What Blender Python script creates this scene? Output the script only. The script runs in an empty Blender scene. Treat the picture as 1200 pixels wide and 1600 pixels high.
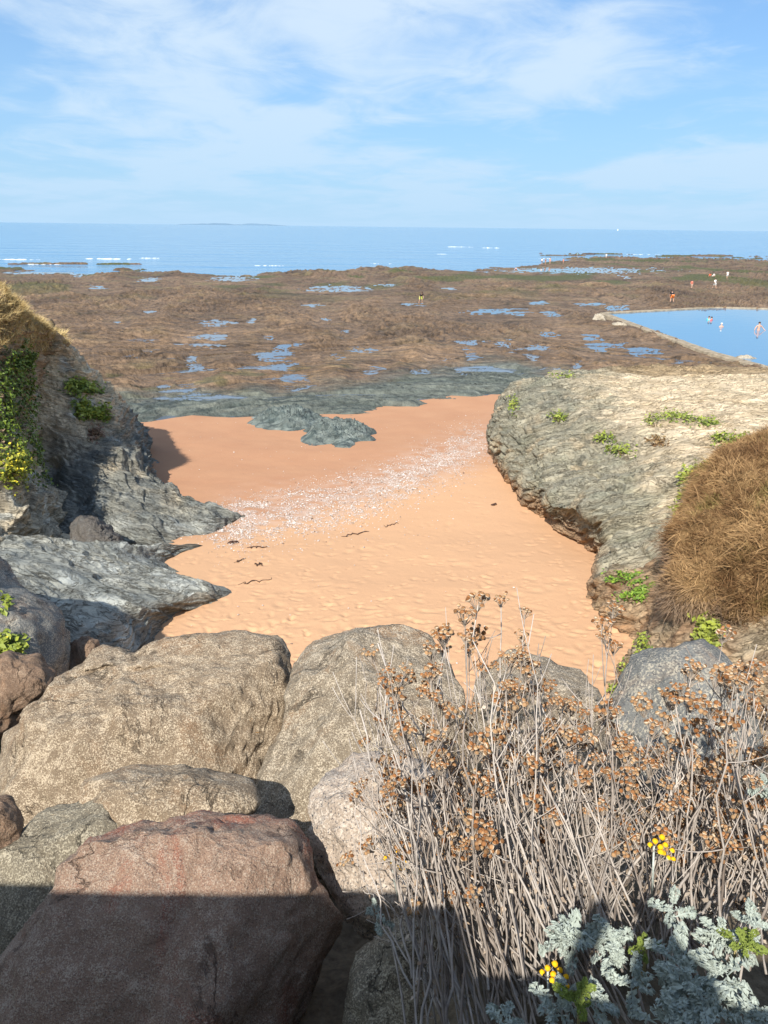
import bpy, bmesh, math, random
import numpy as np
from mathutils import Vector, Matrix

# ------------------------------------------------------------------ camera, world, sun, exposure
sc = bpy.context.scene
COL = sc.collection
FPX, CAM_H = 1200.0, 10.0
PITCH, ROLL = math.atan(446 / 1200.0), math.atan(14 / 1200.0)
cd = bpy.data.cameras.new('camera'); cam = bpy.data.objects.new('camera', cd); COL.objects.link(cam)
cd.sensor_fit = 'VERTICAL'; cd.sensor_height = 36.0; cd.lens = 36.0 * FPX / 1600.0
cd.clip_start = 0.05; cd.clip_end = 100000.0
cam.matrix_world = Matrix.Translation((0, 0, CAM_H)) @ Matrix.Rotation(math.pi / 2 - PITCH, 4, 'X') @ Matrix.Rotation(ROLL, 4, 'Z')
sc.camera = cam

SUN_AZ, SUN_EL = math.radians(20), math.radians(42)      # light travels towards +Y, leaning +X
sd = bpy.data.lights.new('sun', 'SUN'); sun = bpy.data.objects.new('sun', sd); COL.objects.link(sun)
sd.energy = 5.0; sd.angle = math.radians(0.53); sd.color = (1.0, 0.95, 0.87)
ldir = Vector((math.sin(SUN_AZ) * math.cos(SUN_EL), math.cos(SUN_AZ) * math.cos(SUN_EL), -math.sin(SUN_EL)))
sun.rotation_euler = ldir.to_track_quat('-Z', 'Y').to_euler()
sun.location = (0, -20, 40)

world = bpy.data.worlds.new('World'); sc.world = world; world.use_nodes = True
wt = world.node_tree; wt.nodes.clear()


def node(nt, kind, **kw):
    n = nt.nodes.new(kind)
    for k, v in kw.items():
        if k == 'ins':
            for name, val in v.items():
                s = n.inputs[name]
                if hasattr(val, 'is_output'): nt.links.new(val, s)
                else: s.default_value = val
        else:
            setattr(n, k, v)
    return n


def mth(nt, op, a, b=0.0, c=0.0, clamp=False):
    n = nt.nodes.new('ShaderNodeMath'); n.operation = op; n.use_clamp = clamp
    for i, v in enumerate((a, b, c)):
        if hasattr(v, 'is_output'): nt.links.new(v, n.inputs[i])
        else: n.inputs[i].default_value = v
    return n.outputs[0]


def mixc(nt, fac, a, b, blend='MIX'):
    n = nt.nodes.new('ShaderNodeMix'); n.data_type = 'RGBA'; n.blend_type = blend
    for s, v in ((n.inputs[0], fac), (n.inputs[6], a), (n.inputs[7], b)):
        if hasattr(v, 'is_output'): nt.links.new(v, s)
        else: s.default_value = (*v, 1.0) if isinstance(v, tuple) and len(v) == 3 else v
    return n.outputs[2]


def ramp(nt, fac, stops, interp='LINEAR'):
    n = nt.nodes.new('ShaderNodeValToRGB'); n.color_ramp.interpolation = interp
    els = n.color_ramp.elements
    while len(els) < len(stops): els.new(0.5)
    for e, (p, c) in zip(els, stops):
        e.position = p; e.color = (*c, 1.0) if len(c) == 3 else c
    nt.links.new(fac, n.inputs[0])
    return n.outputs[0]


def noise_tex(nt, vec, scale, detail=4.0, rough=0.55, dist=0.0):
    n = node(nt, 'ShaderNodeTexNoise')
    n.inputs['Scale'].default_value = scale; n.inputs['Detail'].default_value = detail
    n.inputs['Roughness'].default_value = rough; n.inputs['Distortion'].default_value = dist
    if vec is not None: nt.links.new(vec, n.inputs['Vector'])
    return n.outputs['Fac']


# sky: Nishita air plus thin high cloud projected on a flat layer above the place
sky = node(wt, 'ShaderNodeTexSky'); sky.sky_type = 'NISHITA'; sky.sun_disc = False
sky.sun_elevation = SUN_EL; sky.sun_rotation = math.pi + SUN_AZ
sky.altitude = 0.0; sky.air_density = 1.0; sky.dust_density = 0.6; sky.ozone_density = 3.0
tc = node(wt, 'ShaderNodeTexCoord')
sep = node(wt, 'ShaderNodeSeparateXYZ'); wt.links.new(tc.outputs['Generated'], sep.inputs[0])
zc = mth(wt, 'MAXIMUM', sep.outputs[2], 0.0)
den = mth(wt, 'ADD', zc, 0.09)
cmb = node(wt, 'ShaderNodeCombineXYZ')
wt.links.new(mth(wt, 'DIVIDE', sep.outputs[0], den), cmb.inputs[0])
wt.links.new(mth(wt, 'DIVIDE', sep.outputs[1], den), cmb.inputs[1])
mp = node(wt, 'ShaderNodeMapping'); mp.inputs['Rotation'].default_value = (0, 0, 0.5); mp.inputs['Scale'].default_value = (1.0, 0.8, 1.0)
mp.inputs['Location'].default_value = (11.802, 5.158, 0.0)
wt.links.new(cmb.outputs[0], mp.inputs[0])
n1 = noise_tex(wt, mp.outputs[0], 0.62, 7.0, 0.52, 0.5)
n2 = noise_tex(wt, mp.outputs[0], 2.2, 6.0, 0.6, 0.8)
cl = mth(wt, 'ADD', mth(wt, 'MULTIPLY', n1, 0.70), mth(wt, 'MULTIPLY', n2, 0.30))
cov = node(wt, 'ShaderNodeMapRange'); cov.interpolation_type = 'SMOOTHSTEP'
wt.links.new(cl, cov.inputs[0]); cov.inputs[1].default_value = 0.41; cov.inputs[2].default_value = 0.585
cov.inputs[3].default_value = 0.10; cov.inputs[4].default_value = 0.86
haze_f = mth(wt, 'MULTIPLY', mth(wt, 'POWER', mth(wt, 'SUBTRACT', 1.0, zc, clamp=True), 4.0), 0.97)
skyb = mixc(wt, 1.0, sky.outputs[0], (.34, .98, 1.55), 'MULTIPLY')
skyc = mixc(wt, cov.outputs[0], skyb, (9.0, 10.0, 11.0))
skyc = mixc(wt, haze_f, skyc, (5.4, 7.9, 10.4))
bg = node(wt, 'ShaderNodeBackground', ins={'Color': skyc, 'Strength': 0.07})
wo = node(wt, 'ShaderNodeOutputWorld'); wt.links.new(bg.outputs[0], wo.inputs[0])

vs = sc.view_settings
vs.view_transform = 'Standard'; vs.look = 'None'; vs.exposure = 0.43; vs.gamma = 1.0; vs.use_curve_mapping = False
sc.cycles.use_denoising = True
sc.cycles.max_bounces = 6

# ------------------------------------------------------------------ picture-to-place geometry
RNG = np.random.default_rng(7)
random.seed(7)
cR, sR, cP, sP = math.cos(ROLL), math.sin(ROLL), math.cos(PITCH), math.sin(PITCH)
CAMP = np.array([0, 0, CAM_H])


def ray(u, v):
    u = np.asarray(u, float); v = np.asarray(v, float)
    x = (u - 600) / FPX; y = -(v - 800) / FPX
    xc = cR * x - sR * y; yc = sR * x + cR * y
    return np.stack([xc, cP + yc * sP, -sP + yc * cP], -1)


def atz(u, v, z):
    d = ray(u, v); t = (z - CAM_H) / d[..., 2]
    return d * t[..., None] + CAMP


def atY(u, v, Y):
    d = ray(u, v); t = np.asarray(Y, float) / d[..., 1]
    return d * t[..., None] + CAMP


def proj(P):
    q = np.asarray(P, float) - CAMP
    dz = q[..., 1] * cP - q[..., 2] * sP
    xc = q[..., 0] / dz; yc = (q[..., 1] * sP + q[..., 2] * cP) / dz
    x = cR * xc + sR * yc; y = -sR * xc + cR * yc
    return 600 + x * FPX, 800 - y * FPX


def sand_z(Y):
    return np.interp(Y, [8, 11, 13.5, 16, 18.5, 21, 24, 27, 31, 36, 42, 50, 60],
                     [2.9, 2.62, 2.42, 2.2, 1.9, 1.6, 1.38, 1.2, 1.02, .72, .42, .3, .2])


def S(u, v, dz=0.0):
    z = 1.5
    for _ in range(12):
        p = atz(np.array(u, float), np.array(v, float), np.array(z, float)); z = float(sand_z(p[1]))
    p[2] += dz
    return p


def SH(u, v, h):
    """point of the sight line that lies h above the level of the sand there"""
    z = 1.5 + h
    for _ in range(40):
        p = atz(np.array(u, float), np.array(v, float), np.array(z, float)); z = .5 * z + .5 * (float(sand_z(p[1])) + h)
    return p


# ------------------------------------------------------------------ noise
_perm = np.random.default_rng(3).permutation(256).astype(np.int32); _perm = np.concatenate([_perm, _perm, _perm])
_ang = np.arange(256) * 2.399963
_zz = 1 - 2 * (np.arange(256) + .5) / 256
_G = np.stack([np.cos(_ang) * np.sqrt(1 - _zz ** 2), np.sin(_ang) * np.sqrt(1 - _zz ** 2), _zz], 0).astype(np.float32)


def perlin(P):
    shp = P.shape[:-1]; p = P.reshape(-1, 3)
    fl = np.floor(p); i = fl.astype(np.int32) & 255; f = (p - fl).astype(np.float32)
    x, y, z = f[:, 0], f[:, 1], f[:, 2]
    w = f * f * f * (f * (f * 6 - 15) + 10)
    r = np.zeros(len(p), np.float32)
    for dx in (0, 1):
        a = _perm[i[:, 0] + dx]; wx = w[:, 0] if dx else 1 - w[:, 0]
        for dy in (0, 1):
            b = _perm[a + i[:, 1] + dy]; wxy = wx * (w[:, 1] if dy else 1 - w[:, 1])
            for dz in (0, 1):
                g = _perm[b + i[:, 2] + dz]
                r += wxy * (w[:, 2] if dz else 1 - w[:, 2]) * (_G[0][g] * (x - dx) + _G[1][g] * (y - dy) + _G[2][g] * (z - dz))
    return (r * 1.5).reshape(shp)


def fbm(P, octv=4, gain=.5, lac=2.03):
    a, s, r = 1.0, 1.0, 0.0
    for k in range(octv):
        r = r + a * perlin(P * s + 17.3 * k); a *= gain; s *= lac
    return r


def p3(x, y, z=0.0):
    return np.stack(np.broadcast_arrays(np.asarray(x, float), np.asarray(y, float), np.asarray(z, float)), -1)


def sstep(a, b, x):
    t = np.clip((x - a) / (b - a), 0, 1); return t * t * (3 - 2 * t)


def lerp(a, b, t): return a + (b - a) * t


def hash01(i, k=0):
    j = i.astype(np.int64) & 255
    return _perm[_perm[j] + k * 7] / 255.0


# ------------------------------------------------------------------ mesh helpers
def mesh_from(name, V, Fc, mat, colors=None, smooth=True, origin=None):
    """V (n,3) array, Fc (m,k) array of one face size or list of such arrays"""
    V = np.asarray(V, np.float32)
    if origin is None: origin = np.array([0, 0, 0], np.float32)
    V = V - np.asarray(origin, np.float32)
    me = bpy.data.meshes.new(name)
    fl = Fc if isinstance(Fc, list) else [Fc]
    fl = [np.asarray(f, np.int32) for f in fl if len(f)]
    nl = sum(f.size for f in fl); nf = sum(len(f) for f in fl)
    me.vertices.add(len(V)); me.vertices.foreach_set('co', V.ravel())
    me.loops.add(nl); me.polygons.add(nf)
    me.loops.foreach_set('vertex_index', np.concatenate([f.ravel() for f in fl]))
    tot = np.concatenate([np.full(len(f), f.shape[1], np.int32) for f in fl])
    me.polygons.foreach_set('loop_start', np.concatenate([[0], np.cumsum(tot)[:-1]]).astype(np.int32))
    me.polygons.foreach_set('use_smooth', np.full(nf, smooth))
    me.update(calc_edges=True); me.validate()
    if colors is not None:
        c = np.ones((len(V), 4), np.float32); c[:, :3] = colors
        at = me.color_attributes.new('Col', 'FLOAT_COLOR', 'POINT'); at.data.foreach_set('color', c.ravel())
    if mat is not None: me.materials.append(mat)
    return me


def link(name, me, parent=None, loc=(0, 0, 0)):
    o = bpy.data.objects.new(name, me); COL.objects.link(o)
    o.location = loc
    if parent is not None: o.parent = parent
    return o


def add(name, V, Fc, mat, colors=None, smooth=True, origin=None, parent=None):
    me = mesh_from(name, V, Fc, mat, colors, smooth, origin)
    return link(name, me, parent, (0, 0, 0) if origin is None else tuple(float(x) for x in origin))


def tag(o, label=None, cat=None, group=None, kind=None):
    if label: o['label'] = label
    if cat: o['category'] = cat
    if group: o['group'] = group
    if kind: o['kind'] = kind
    return o


def empty(name, loc):
    o = bpy.data.objects.new(name, None); COL.objects.link(o); o.location = tuple(float(x) for x in loc); o.empty_display_size = .1
    return o


def grid_faces(nr, nc, off=0):
    i = np.arange(nr * nc).reshape(nr, nc) + off
    return np.stack([i[:-1, :-1], i[:-1, 1:], i[1:, 1:], i[1:, :-1]], -1).reshape(-1, 4)


def cr_interp(C, n):
    """Catmull-Rom along axis 0 to n samples"""
    C = np.asarray(C, float); N = C.shape[0]
    t = np.linspace(0, N - 1, n); i = np.minimum(t.astype(int), N - 2); f = (t - i)
    f = f.reshape((-1,) + (1,) * (C.ndim - 1))
    g = lambda k: C[np.clip(k, 0, N - 1)]
    a, b, c, d = g(i - 1), g(i), g(i + 1), g(i + 2)
    return .5 * (2 * b + (c - a) * f + (2 * a - 5 * b + 4 * c - d) * f ** 2 + (3 * b - a - 3 * c + d) * f ** 3)


def loft(C, nr, nc):
    G = cr_interp(C, nr)
    return np.swapaxes(cr_interp(np.swapaxes(G, 0, 1), nc), 0, 1)


def grid_normals(G):
    a = np.gradient(G, axis=0); b = np.gradient(G, axis=1)
    n = np.cross(a, b); l = np.linalg.norm(n, axis=-1, keepdims=True)
    return n / np.maximum(l, 1e-9)


def strata(P, nrm, thick, warp=.5, seed=0.0):
    """ledge profile 0..1 of tilted rock layers and the layer numbers"""
    n = np.array(nrm, float); n /= np.linalg.norm(n)
    w = fbm(P * .35 + seed, 3) * warp + fbm(P * 1.3 + seed, 2) * warp * .22
    h = P @ n + w
    s = h / thick
    k = np.floor(s); f = s - k
    lat = perlin(np.stack([P[..., 0] * .9, P[..., 1] * .9, k * 3.7 + seed], -1))
    prof = np.where(f < .82, (f / .82) ** 1.4, (1 - f) / .18)
    return prof * (.55 + .9 * lat), k, h


# ------------------------------------------------------------------ materials
def new_mat(name):
    m = bpy.data.materials.new(name); m.use_nodes = True
    nt = m.node_tree; nt.nodes.clear()
    out = node(nt, 'ShaderNodeOutputMaterial')
    b = node(nt, 'ShaderNodeBsdfPrincipled'); nt.links.new(b.outputs[0], out.inputs[0])
    return m, nt, b


def bump(nt, b, height, strength, dist, prev=None):
    n = node(nt, 'ShaderNodeBump'); n.inputs['Strength'].default_value = strength; n.inputs['Distance'].default_value = dist
    nt.links.new(height, n.inputs['Height'])
    if prev is not None: nt.links.new(prev, n.inputs['Normal'])
    nt.links.new(n.outputs[0], b.inputs['Normal'])
    return n.outputs[0]


def mat_attr(name, rough=.85, grain=(40., .35), bumps=((30., .5, .01),), spec=.3, aniso=None, trans=0.0):
    """vertex-coloured surface with procedural grain and fine relief"""
    m, nt, b = new_mat(name)
    at = node(nt, 'ShaderNodeVertexColor'); at.layer_name = 'Col'
    tcn = node(nt, 'ShaderNodeTexCoord'); vec = tcn.outputs['Object']
    if aniso:
        mpn = node(nt, 'ShaderNodeMapping'); mpn.inputs['Rotation'].default_value = aniso[0]; mpn.inputs['Scale'].default_value = aniso[1]
        nt.links.new(vec, mpn.inputs[0]); vec2 = mpn.outputs[0]
    else: vec2 = vec
    col = at.outputs[0]
    if grain:
        g = noise_tex(nt, vec2, grain[0], 5., .65)
        gr = ramp(nt, g, [(.3, (1 - grain[1],) * 3), (.5, (1., 1., 1.)), (.72, (1 + grain[1],) * 3)])
        col = mixc(nt, 1.0, col, gr, 'MULTIPLY')
    nt.links.new(col, b.inputs['Base Color'])
    b.inputs['Roughness'].default_value = rough; b.inputs['Specular IOR Level'].default_value = spec
    if trans:
        b.inputs['Subsurface Weight'].default_value = 0.0
    prev = None
    for sc_, st, di in bumps:
        prev = bump(nt, b, noise_tex(nt, vec2, sc_, 5., .6), st, di, prev)
    return m


def mat_plain(name, col, rough=.7, var=.25, scale=30., spec=.3):
    m, nt, b = new_mat(name)
    tcn = node(nt, 'ShaderNodeTexCoord')
    g = noise_tex(nt, tcn.outputs['Object'], scale, 4.)
    c = tuple(col)
    nt.links.new(ramp(nt, g, [(.3, tuple(x * (1 - var) for x in c)), (.7, tuple(min(1, x * (1 + var)) for x in c))]), b.inputs['Base Color'])
    b.inputs['Roughness'].default_value = rough; b.inputs['Specular IOR Level'].default_value = spec
    return m


def mat_granite(name, base, fleck, dark, stain, stain_amt=.45, fleck_amt=.5, rough=.8, scale=1.0):
    m, nt, b = new_mat(name)
    tcn = node(nt, 'ShaderNodeTexCoord'); vec = tcn.outputs['Object']
    big = noise_tex(nt, vec, 2.3, 5., .6, .6)
    mid = noise_tex(nt, vec, 14 * scale, 4., .6)
    lo = .5 - .24 * stain_amt
    col = mixc(nt, ramp(nt, big, [(.36, (0, 0, 0)), (.66, (1, 1, 1))]), base, tuple(x * .8 for x in base))
    st = ramp(nt, noise_tex(nt, vec, 1.6, 6., .62, 1.2), [(.5, (0, 0, 0)), (.68, (stain_amt * 1.6,) * 3)])
    col = mixc(nt, st, col, stain)
    f1 = noise_tex(nt, vec, 120 * scale, 3., .6, .3)
    f1 = mth(nt, 'ADD', f1, mth(nt, 'MULTIPLY', mth(nt, 'SUBTRACT', mid, .5), .45))
    col = mixc(nt, ramp(nt, f1, [(.5, (0, 0, 0)), (.585, (fleck_amt * 1.5,) * 3)]), col, fleck)
    lic = ramp(nt, mth(nt, 'ADD', noise_tex(nt, vec, 3.4, 7., .7, 1.0), mth(nt, 'MULTIPLY', mth(nt, 'SUBTRACT', f1, .5), .5)), [(.56, (0, 0, 0)), (.66, (.5, .5, .5))])
    col = mixc(nt, lic, col, tuple(min(1, x * 1.12) for x in fleck))
    org_ = ramp(nt, noise_tex(nt, vec, 4.6, 6., .7, 2.0), [(.665, (0, 0, 0)), (.72, (.7, .7, .7))])
    col = mixc(nt, org_, col, (.46, .23, .06))
    ck = ramp(nt, mth(nt, 'ABSOLUTE', mth(nt, 'SUBTRACT', noise_tex(nt, vec, 1.1, 7., .6, .8), .5)), [(0.0, (0, 0, 0)), (.006, (1, 1, 1))])
    ckm = ramp(nt, noise_tex(nt, vec, 1.9, 2.), [(.45, (1, 1, 1)), (.55, (0, 0, 0))])
    ck = mth(nt, 'MAXIMUM', ck, ckm)
    col = mixc(nt, ck, tuple(x * .4 for x in base), col)
    f2 = noise_tex(nt, vec, 150 * scale, 3., .6)
    col = mixc(nt, ramp(nt, f2, [(.34, (1, 1, 1)), (.44, (0, 0, 0))]), col, dark)
    nt.links.new(col, b.inputs['Base Color'])
    b.inputs['Roughness'].default_value = rough; b.inputs['Specular IOR Level'].default_value = .3
    pv = bump(nt, b, noise_tex(nt, vec, 6., 8., .68), .8, .10)
    pv = bump(nt, b, mid, .5, .02, pv)
    pv = bump(nt, b, ck, .8, .02, pv)
    bump(nt, b, f1, .55, .006, pv)
    return m


def mat_water(name, col, rough, waves, ior=1.33):
    m, nt, b = new_mat(name)
    tcn = node(nt, 'ShaderNodeTexCoord'); vec = tcn.outputs['Object']
    b.inputs['Base Color'].default_value = (*col, 1); b.inputs['Roughness'].default_value = rough
    b.inputs['IOR'].default_value = ior; b.inputs['Specular IOR Level'].default_value = .5
    prev = None
    for sx, sy, st, di in waves:
        mpn = node(nt, 'ShaderNodeMapping'); mpn.inputs['Scale'].default_value = (sx, sy, 1.0)
        nt.links.new(vec, mpn.inputs[0])
        prev = bump(nt, b, noise_tex(nt, mpn.outputs[0], 1.0, 3., .5, .3), st, di, prev)
    return m


def mat_rock(name, rot, stretch, crackcol=.35, rough=.85, k=1.0, warp=.5):
    """layered rock: grain and hairline partings run along the tilted beds"""
    m, nt, b = new_mat(name)
    at = node(nt, 'ShaderNodeVertexColor'); at.layer_name = 'Col'
    tcn = node(nt, 'ShaderNodeTexCoord'); vec = tcn.outputs['Object']
    nz = node(nt, 'ShaderNodeTexNoise'); nz.inputs['Scale'].default_value = .7; nz.inputs['Detail'].default_value = 4.0; nt.links.new(vec, nz.inputs['Vector'])
    vm = node(nt, 'ShaderNodeVectorMath', operation='MULTIPLY_ADD'); nt.links.new(nz.outputs['Color'], vm.inputs[0]); vm.inputs[1].default_value = (warp, warp, warp); nt.links.new(vec, vm.inputs[2])
    nn = Vector(rot).normalized(); ax = nn.cross(Vector((0, 1, .1))).normalized(); ay = nn.cross(ax)
    cv = node(nt, 'ShaderNodeCombineXYZ')
    for i_, (a_, f_) in enumerate(((ax, stretch[0]), (ay, stretch[1]), (nn, stretch[2]))):
        dt = node(nt, 'ShaderNodeVectorMath', operation='DOT_PRODUCT'); nt.links.new(vm.outputs[0], dt.inputs[0]); dt.inputs[1].default_value = tuple(a_ * f_)
        nt.links.new(dt.outputs['Value'], cv.inputs[i_])
    v2 = cv.outputs[0]
    a1 = noise_tex(nt, v2, 1.7 * k, 8., .62, .4); a2 = noise_tex(nt, v2, 4.5 * k, 7., .65, .3); a3 = noise_tex(nt, vec, 22., 6., .7)
    def part(n, w): return ramp(nt, mth(nt, 'ABSOLUTE', mth(nt, 'SUBTRACT', n, .5)), [(0.0, (0, 0, 0)), (w, (1, 1, 1))])
    c1 = part(a1, .013); c2 = part(a2, .02)
    g = ramp(nt, a2, [(.28, (.78, .78, .78)), (.5, (1.12, 1.12, 1.12)), (.74, (1.5, 1.48, 1.44))])
    col = mixc(nt, 1.0, at.outputs[0], g, 'MULTIPLY')
    col = mixc(nt, 1.0, col, ramp(nt, a3, [(.3, (.82, .82, .82)), (.52, (1.05, 1.05, 1.05)), (.75, (1.22, 1.22, 1.22))]), 'MULTIPLY')
    cr = mth(nt, 'MULTIPLY', c1, mth(nt, 'ADD', mth(nt, 'MULTIPLY', c2, .5), .5))
    col = mixc(nt, cr, mixc(nt, 1.0, col, (crackcol, crackcol * .93, crackcol * .85), 'MULTIPLY'), col)
    nt.links.new(col, b.inputs['Base Color']); b.inputs['Roughness'].default_value = rough; b.inputs['Specular IOR Level'].default_value = .25
    pv = bump(nt, b, a1, .8, .16); pv = bump(nt, b, a2, .8, .06, pv); pv = bump(nt, b, cr, .9, .035, pv); bump(nt, b, a3, .5, .012, pv)
    return m


M_SAND = mat_attr('sand', .95, (60., .10), ((9., .35, .02), (160., .3, .004)), .15)
M_REEF = mat_attr('reef_rock', .7, (1.8, .5), ((1.1, .9, .4), (4.5, .8, .1)), .4)
M_ROCK = mat_rock('schist', (.30, .12, 1), (.35, .5, 4.2), .5, .8, 1.0, .35)
M_ROCKR = mat_rock('weathered_schist', (-.25, .35, 1), (.42, .42, 3.6), .62, .9, .8, 1.0)
M_SOIL = mat_attr('soil', .95, (20., .4), ((15., .8, .03),), .1)
M_BLADE = mat_attr('grass_blade', .75, None, (), .2)
M_LEAF = mat_attr('leaf', .55, None, (), .35)
M_FLAKE = mat_attr('shell', .6, None, (), .4)
M_SEA = mat_water('sea_water', (.06, .22, .40), .10, ((.012, .045, .9, 2.6), (.06, .22, .8, .8), (.5, 1.1, .6, .12)))
M_POOL = mat_water('tide_water', (.10, .13, .17), .03, ((.8, 1.2, .12, .02),))
M_BATH = mat_water('pool_water', (.09, .22, .36), .04, ((.5, .9, .2, .03), (2.2, 3.4, .2, .012)))

# ------------------------------------------------------------------ sea, reef, tide pools, sand
def shore_v(u):      # picture row of the waterline, used as a map of the coast
    return np.interp(u, [-400, 0, 60, 140, 200, 260, 330, 400, 470, 560, 640, 720, 800, 830, 860, 900, 960, 1040, 1120, 1200, 1600],
                     [416, 419, 421, 424, 420, 423, 428, 429, 421, 418, 418, 421, 419, 412, 406, 403, 402, 401, 402, 404, 404])


POOLS = [(520, 451, 55, 5), (341, 506, 34, 5), (330, 531, 34, 12), (308, 575, 13, 11), (250, 607, 16, 7), (285, 607, 18, 7), (433, 567, 36, 14),
         (436, 547, 12, 8), (462, 602, 26, 16), (568, 549, 30, 5), (530, 560, 12, 4), (583, 581, 20, 7), (497, 478, 19, 3), (511, 500, 7, 4),
         (152, 449, 19, 3), (395, 502, 7, 5), (425, 530, 9, 3), (458, 536, 7, 4), (235, 437, 20, 4), (122, 428, 12, 4), (40, 425, 34, 3),
         (362, 435, 42, 4), (636, 475, 19, 3), (775, 488, 56, 5), (856, 491, 14, 6), (842, 474, 17, 3), (917, 475, 30, 3), (967, 482, 22, 6),
         (841, 545, 15, 6), (831, 561, 10, 5), (725, 535, 22, 3), (734, 556, 12, 14), (747, 592, 30, 22), (656, 585, 18, 7), (790, 538, 16, 5),
         (925, 527, 18, 5), (945, 542, 30, 8), (1008, 549, 26, 6), (862, 525, 14, 5), (860, 577, 16, 4), (902, 574, 10, 4), (1102, 541, 19, 5),
         (1130, 551, 13, 5), (810, 492, 11, 3), (905, 422, 118, 4.5), (973, 432, 7, 3), (250, 625, 12, 4), (640, 612, 16, 4), (345, 622, 14, 4),
         (545, 520, 9, 3), (690, 562, 12, 4), (230, 487, 9, 2.5), (185, 505, 8, 2.5), (600, 445, 14, 2), (705, 450, 12, 2), (310, 580, 8, 6)]
BEACH_EDGE = ([-400, 200, 235, 300, 360, 410, 440, 470, 560, 600, 640, 700, 765, 800, 900, 1400], [675, 668, 666, 656, 660, 658, 664, 652, 650, 640, 634, 626, 609, 612, 640, 760])


def base_z(Y): return np.interp(Y, [30, 45, 60, 120, 200, 320], [.45, .34, .30, .2, .05, -.05])


REEF = {}


def reef_z(x, y):
    i = int(np.argmin(np.abs(REEF['Y'] - y))); j = int(np.argmin(np.abs(REEF['a'] - x / y)))
    return float(np.max(REEF['z'][max(i - 1, 0):i + 2, max(j - 1, 0):j + 2]))


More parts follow.
